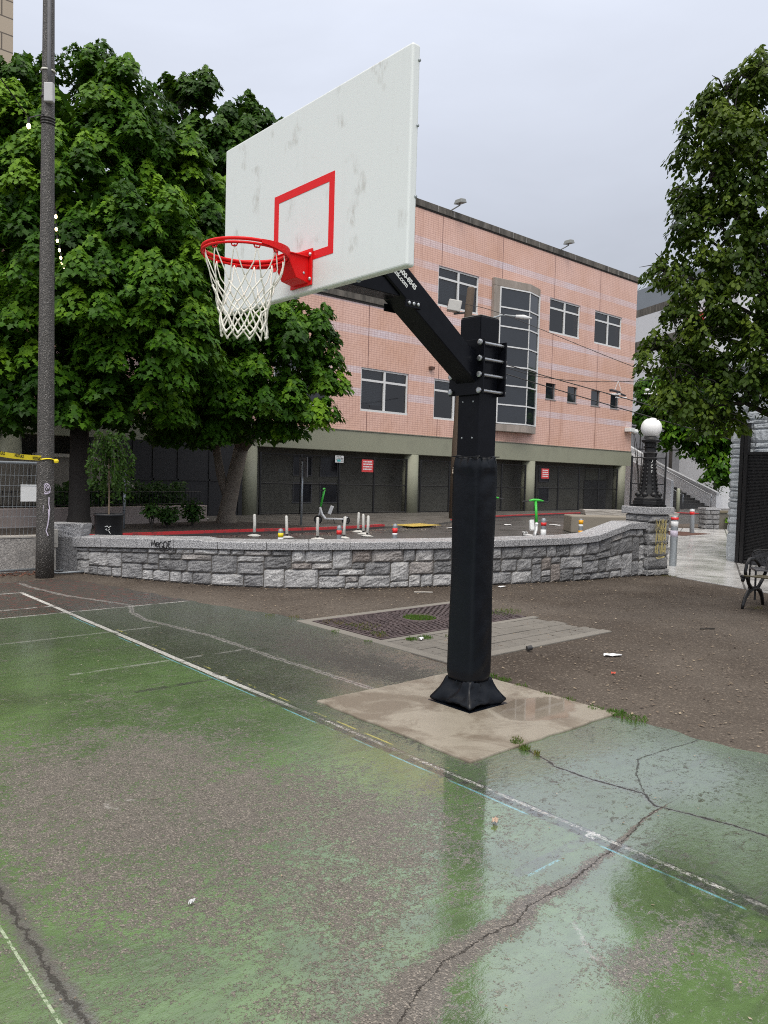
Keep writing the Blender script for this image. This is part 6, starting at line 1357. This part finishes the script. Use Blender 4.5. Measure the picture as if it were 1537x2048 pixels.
MB().tube([(gc[0]+.215*math.cos(a),gc[1]+.215*math.sin(a),.012) for a in np.linspace(0,2*PI,32,endpoint=False)], .016, 6, True).build('hole_ring', rust, tg_)
MB().box(gx0+.01,gx1-.01,gy0+.01,gy1-.01,.0005,.004).build('backing_soil', P('grate_soil', (.022,.018,.016), .9, var=.4, nscale=30), tg_)

# ------------------------------------------------------------------ weeds, litter, small debris
def blades(name, spots, mat, seed):
    g = np.random.default_rng(seed); p = []; tp = []; sz = []; tn = []
    for x, y, r, n, h, z, t0 in spots:
        for k in range(n):
            a = g.uniform(0,2*PI); q = r*math.sqrt(g.uniform(0,1)); hh = h*g.uniform(.5,1.2)
            d = np.array([g.normal(0,.5),g.normal(0,.5),1.]); p.append((x+q*math.cos(a),y+q*math.sin(a),z+hh*.35)); tp.append(d); sz.append(hh); tn.append(np.clip(g.normal(t0,.15),0,1))
    p = np.array(p); tp = np.array(tp); n = len(p); nr = unit(np.cross(tp, g.normal(size=(n,3))))
    sh = np.array([(.09,0),(.07,.6),(0,1.),(-.07,.6),(-.09,0)], float)
    o = leaf_mesh(name, p, nr, tp, np.array(sz), np.array(tn), sh, mat, None, .1); o['kind'] = 'stuff'; return o
weed_mat = mat_leaf('weed_blade', (.20,.15,.05), (.10,.13,.03), (.07,.16,.025), .5, .25)
sp_l = [(1.93,2.52,.19,520,.045,.0,.8)]
for x, y, r, n, t0 in [(.95,2.85,.12,70,.1),(1.02,2.6,.08,60,.5),(1.15,2.5,.12,60,.3),(.98,2.35,.07,50,.4),(.95,2.12,.07,70,.5),(.9,2.0,.06,40,.2),(.66,2.45,.05,25,.8),(.63,1.9,.04,20,.8),(1.05,1.72,.05,110,.9),(1.22,1.70,.07,120,.9),(1.5,1.6,.06,30,.7),(.56,.45,.06,60,.8),(.585,.3,.06,110,.85),(.60,.15,.05,80,.8),(.57,-.05,.05,40,.7),(.56,-.9,.06,160,.95),(.54,-1.05,.08,120,.9),(.53,-.75,.05,60,.8),(.54,-.3,.04,40,.7),(.56,-.5,.05,40,.7),(-.50,-.86,.035,110,.7),(-.53,-.95,.03,70,.6),(-.55,-1.05,.025,30,.4),(-.45,-.83,.03,40,.4),(2.6,2.15,.08,60,.6),(3.0,2.2,.15,120,.7),(3.2,2.25,.15,90,.6),(.75,3.35,.06,40,.3),(.6,3.6,.05,30,.4),(8.5,3.0,.12,60,.2),(6.3,.55,.12,60,.15)]: sp_l.append((x,y,r*1.15,int(n*1.2),.03,.01,t0))
blades('weeds', sp_l, weed_mat, 61)
def flakes(name, n, fn, size, mat, seed, thin=True, tlo=0., thi=1.):
    g = np.random.default_rng(seed); p = np.array([fn(g) for _ in range(n)]); nr = unit(np.stack([g.normal(0,.18,n),g.normal(0,.18,n),np.ones(n)],1)); tp = np.stack([g.normal(0,1,n),g.normal(0,1,n),np.zeros(n)],1)
    o = leaf_mesh(name, p, nr, tp, size*g.uniform(.4,1.4,n), g.uniform(tlo,thi,n), DIAM, mat, None, .2); o['kind'] = 'stuff'; return o
litter_mat = NT('dry_leaf_litter'); _t = litter_mat; litter_mat = _t.done(_t.bsdf(_t.ramp(_t.attr('tint'), [(0,(.045,.03,.022)),(.5,(.16,.12,.085)),(.85,(.30,.24,.165)),(1,(.44,.39,.33))]), .8))
wpts = [wall_pt(s)[0] for s in np.linspace(0,WLEN,80)]
def on_dirt(g):
    while True:
        x = g.uniform(.6,8.); y = g.uniform(-4,7.5)
        if y < np.interp(x, WCa[:,0], WCa[:,1])-.02 and not (-.98 < x < .57 and -.9 < y < .58) and x > np.interp(y, [e[0] for e in EDGE], [e[1] for e in EDGE]): return (x,y,.012)
flakes('leaf_litter', 4200, on_dirt, .028, litter_mat, 71, thi=.9)
def by_wall(g): s = g.uniform(0,WLEN); p, t, n = wall_pt(s); q = p+n*abs(g.normal(.05,.12)); return (q[0],q[1],.013)
flakes('leaf_litter', 900, by_wall, .026, litter_mat, 72)
def verge(g): x = g.uniform(2,17); return (x, np.interp(x, [k[0] for k in KERB], [k[1] for k in KERB])-abs(g.normal(0,.5))-.05, .012)
flakes('leaf_litter', 900, verge, .06, litter_mat, 73)
def on_court(g): return (g.uniform(-3.6,.5), g.uniform(-2.9,6.5), .014)
flakes('leaf_litter', 500, on_court, .012, litter_mat, 74, tlo=.4)
def red_litter(g): return (g.uniform(-3.5,.25), 8.55+g.normal(0,.12), .012)
rl = NT('red_brown_litter'); rl = rl.done(rl.bsdf(rl.ramp(rl.attr('tint'), [(0,(.06,.022,.014)),(1,(.24,.10,.06))]), .8)); flakes('leaf_litter', 900, red_litter, .05, rl, 75)
# larger litter, each a thing
def paper(lab, cat, x, y, z, a, b, rot, seed, mat=sign_white, name='litter_scrap'):
    g = random.Random(seed); mb = MB(); n = 5; M_ = Matrix.Translation((x,y,z)) @ Matrix.Rotation(rot,4,'Z'); vs = [(a*(i/n-.5)*(1+g.uniform(-.1,.1)), b*(j/n-.5)*(1+g.uniform(-.25,.1)), .004+g.uniform(0,.018)) for j in range(n+1) for i in range(n+1)]
    fs = [(j*(n+1)+i, j*(n+1)+i+1, (j+1)*(n+1)+i+1, (j+1)*(n+1)+i) for j in range(n) for i in range(n)]
    o = mb.add(vs, fs, M_).build(name, mat, smooth=False); tag(o, lab, cat, 'scraps of litter'); return o
paper('crumpled white paper on the dirt right of the hoop pole', 'litter', 2.16,.14,.006,.17,.07,-.6,1)
paper('small white scrap beside the grass on the paver border', 'litter', 1.12,1.66,.018,.07,.05,.4,2)
paper('white scrap on the dirt near the right part of the wall', 'litter', 4.8,3.7,.006,.12,.04,-.3,3)
paper('tiny white wrapper on the worn green court', 'litter', -2.886,-1.243,.012,.027,.015,.5,4)
paper('pale scrap on the green court near the baseline mark', 'litter', -1.45,-1.50,.012,.05,.03,.5,6, P('tan_scrap', (.45,.33,.25), .8))
paper('small pinkish scrap on the dirt by the slab', 'litter', 1.55,-.25,.006,.05,.03,.2,7, P('red_scrap', (.55,.10,.06), .7))
for i, (x, y, lab) in enumerate(((14.2,13.6,'white litter on the asphalt near the dropped kerb'),(17.3,13.9,'crumpled white paper on the street below the pink building'),(19.2,13.2,'flattened white carton on the street, the farther one'),(8.0,19.2,'white bag on the ground by the round column'))): paper(lab, 'litter', x, y, .012 if i < 3 else .07, .5, .3, i*.7, 20+i)
st2 = MB().tube([(3.28,4.03,.010),(3.4,3.95,.012),(3.5,3.88,.010)], .008, 6).build('stick', P('pale_stick', (.5,.47,.42), .8)); tag(st2, 'pale stick lying at the foot of the stone wall', 'stick')
cn = MB().lathe([(.024,0),(.024,.05),(.02,.052),(.02,.01)], (0,0,0), 14, Matrix.Translation((1.64,.74,.03)) @ Matrix.Rotation(R(80),4,'Y') @ Matrix.Rotation(.4,4,'X')).build('bottle_cap', P('black_cap', (.03,.03,.032), .4), smooth=False); tag(cn, 'black bottle cap lying at the paver edge right of the pole', 'bottle cap')
st3 = MB().tube([(4.2,.3,.01),(4.28,.24,.015),(4.36,.21,.01)], .008, 5).build('stick', bark_dark); tag(st3, 'short dark twig on the dirt right of the white paper', 'stick')
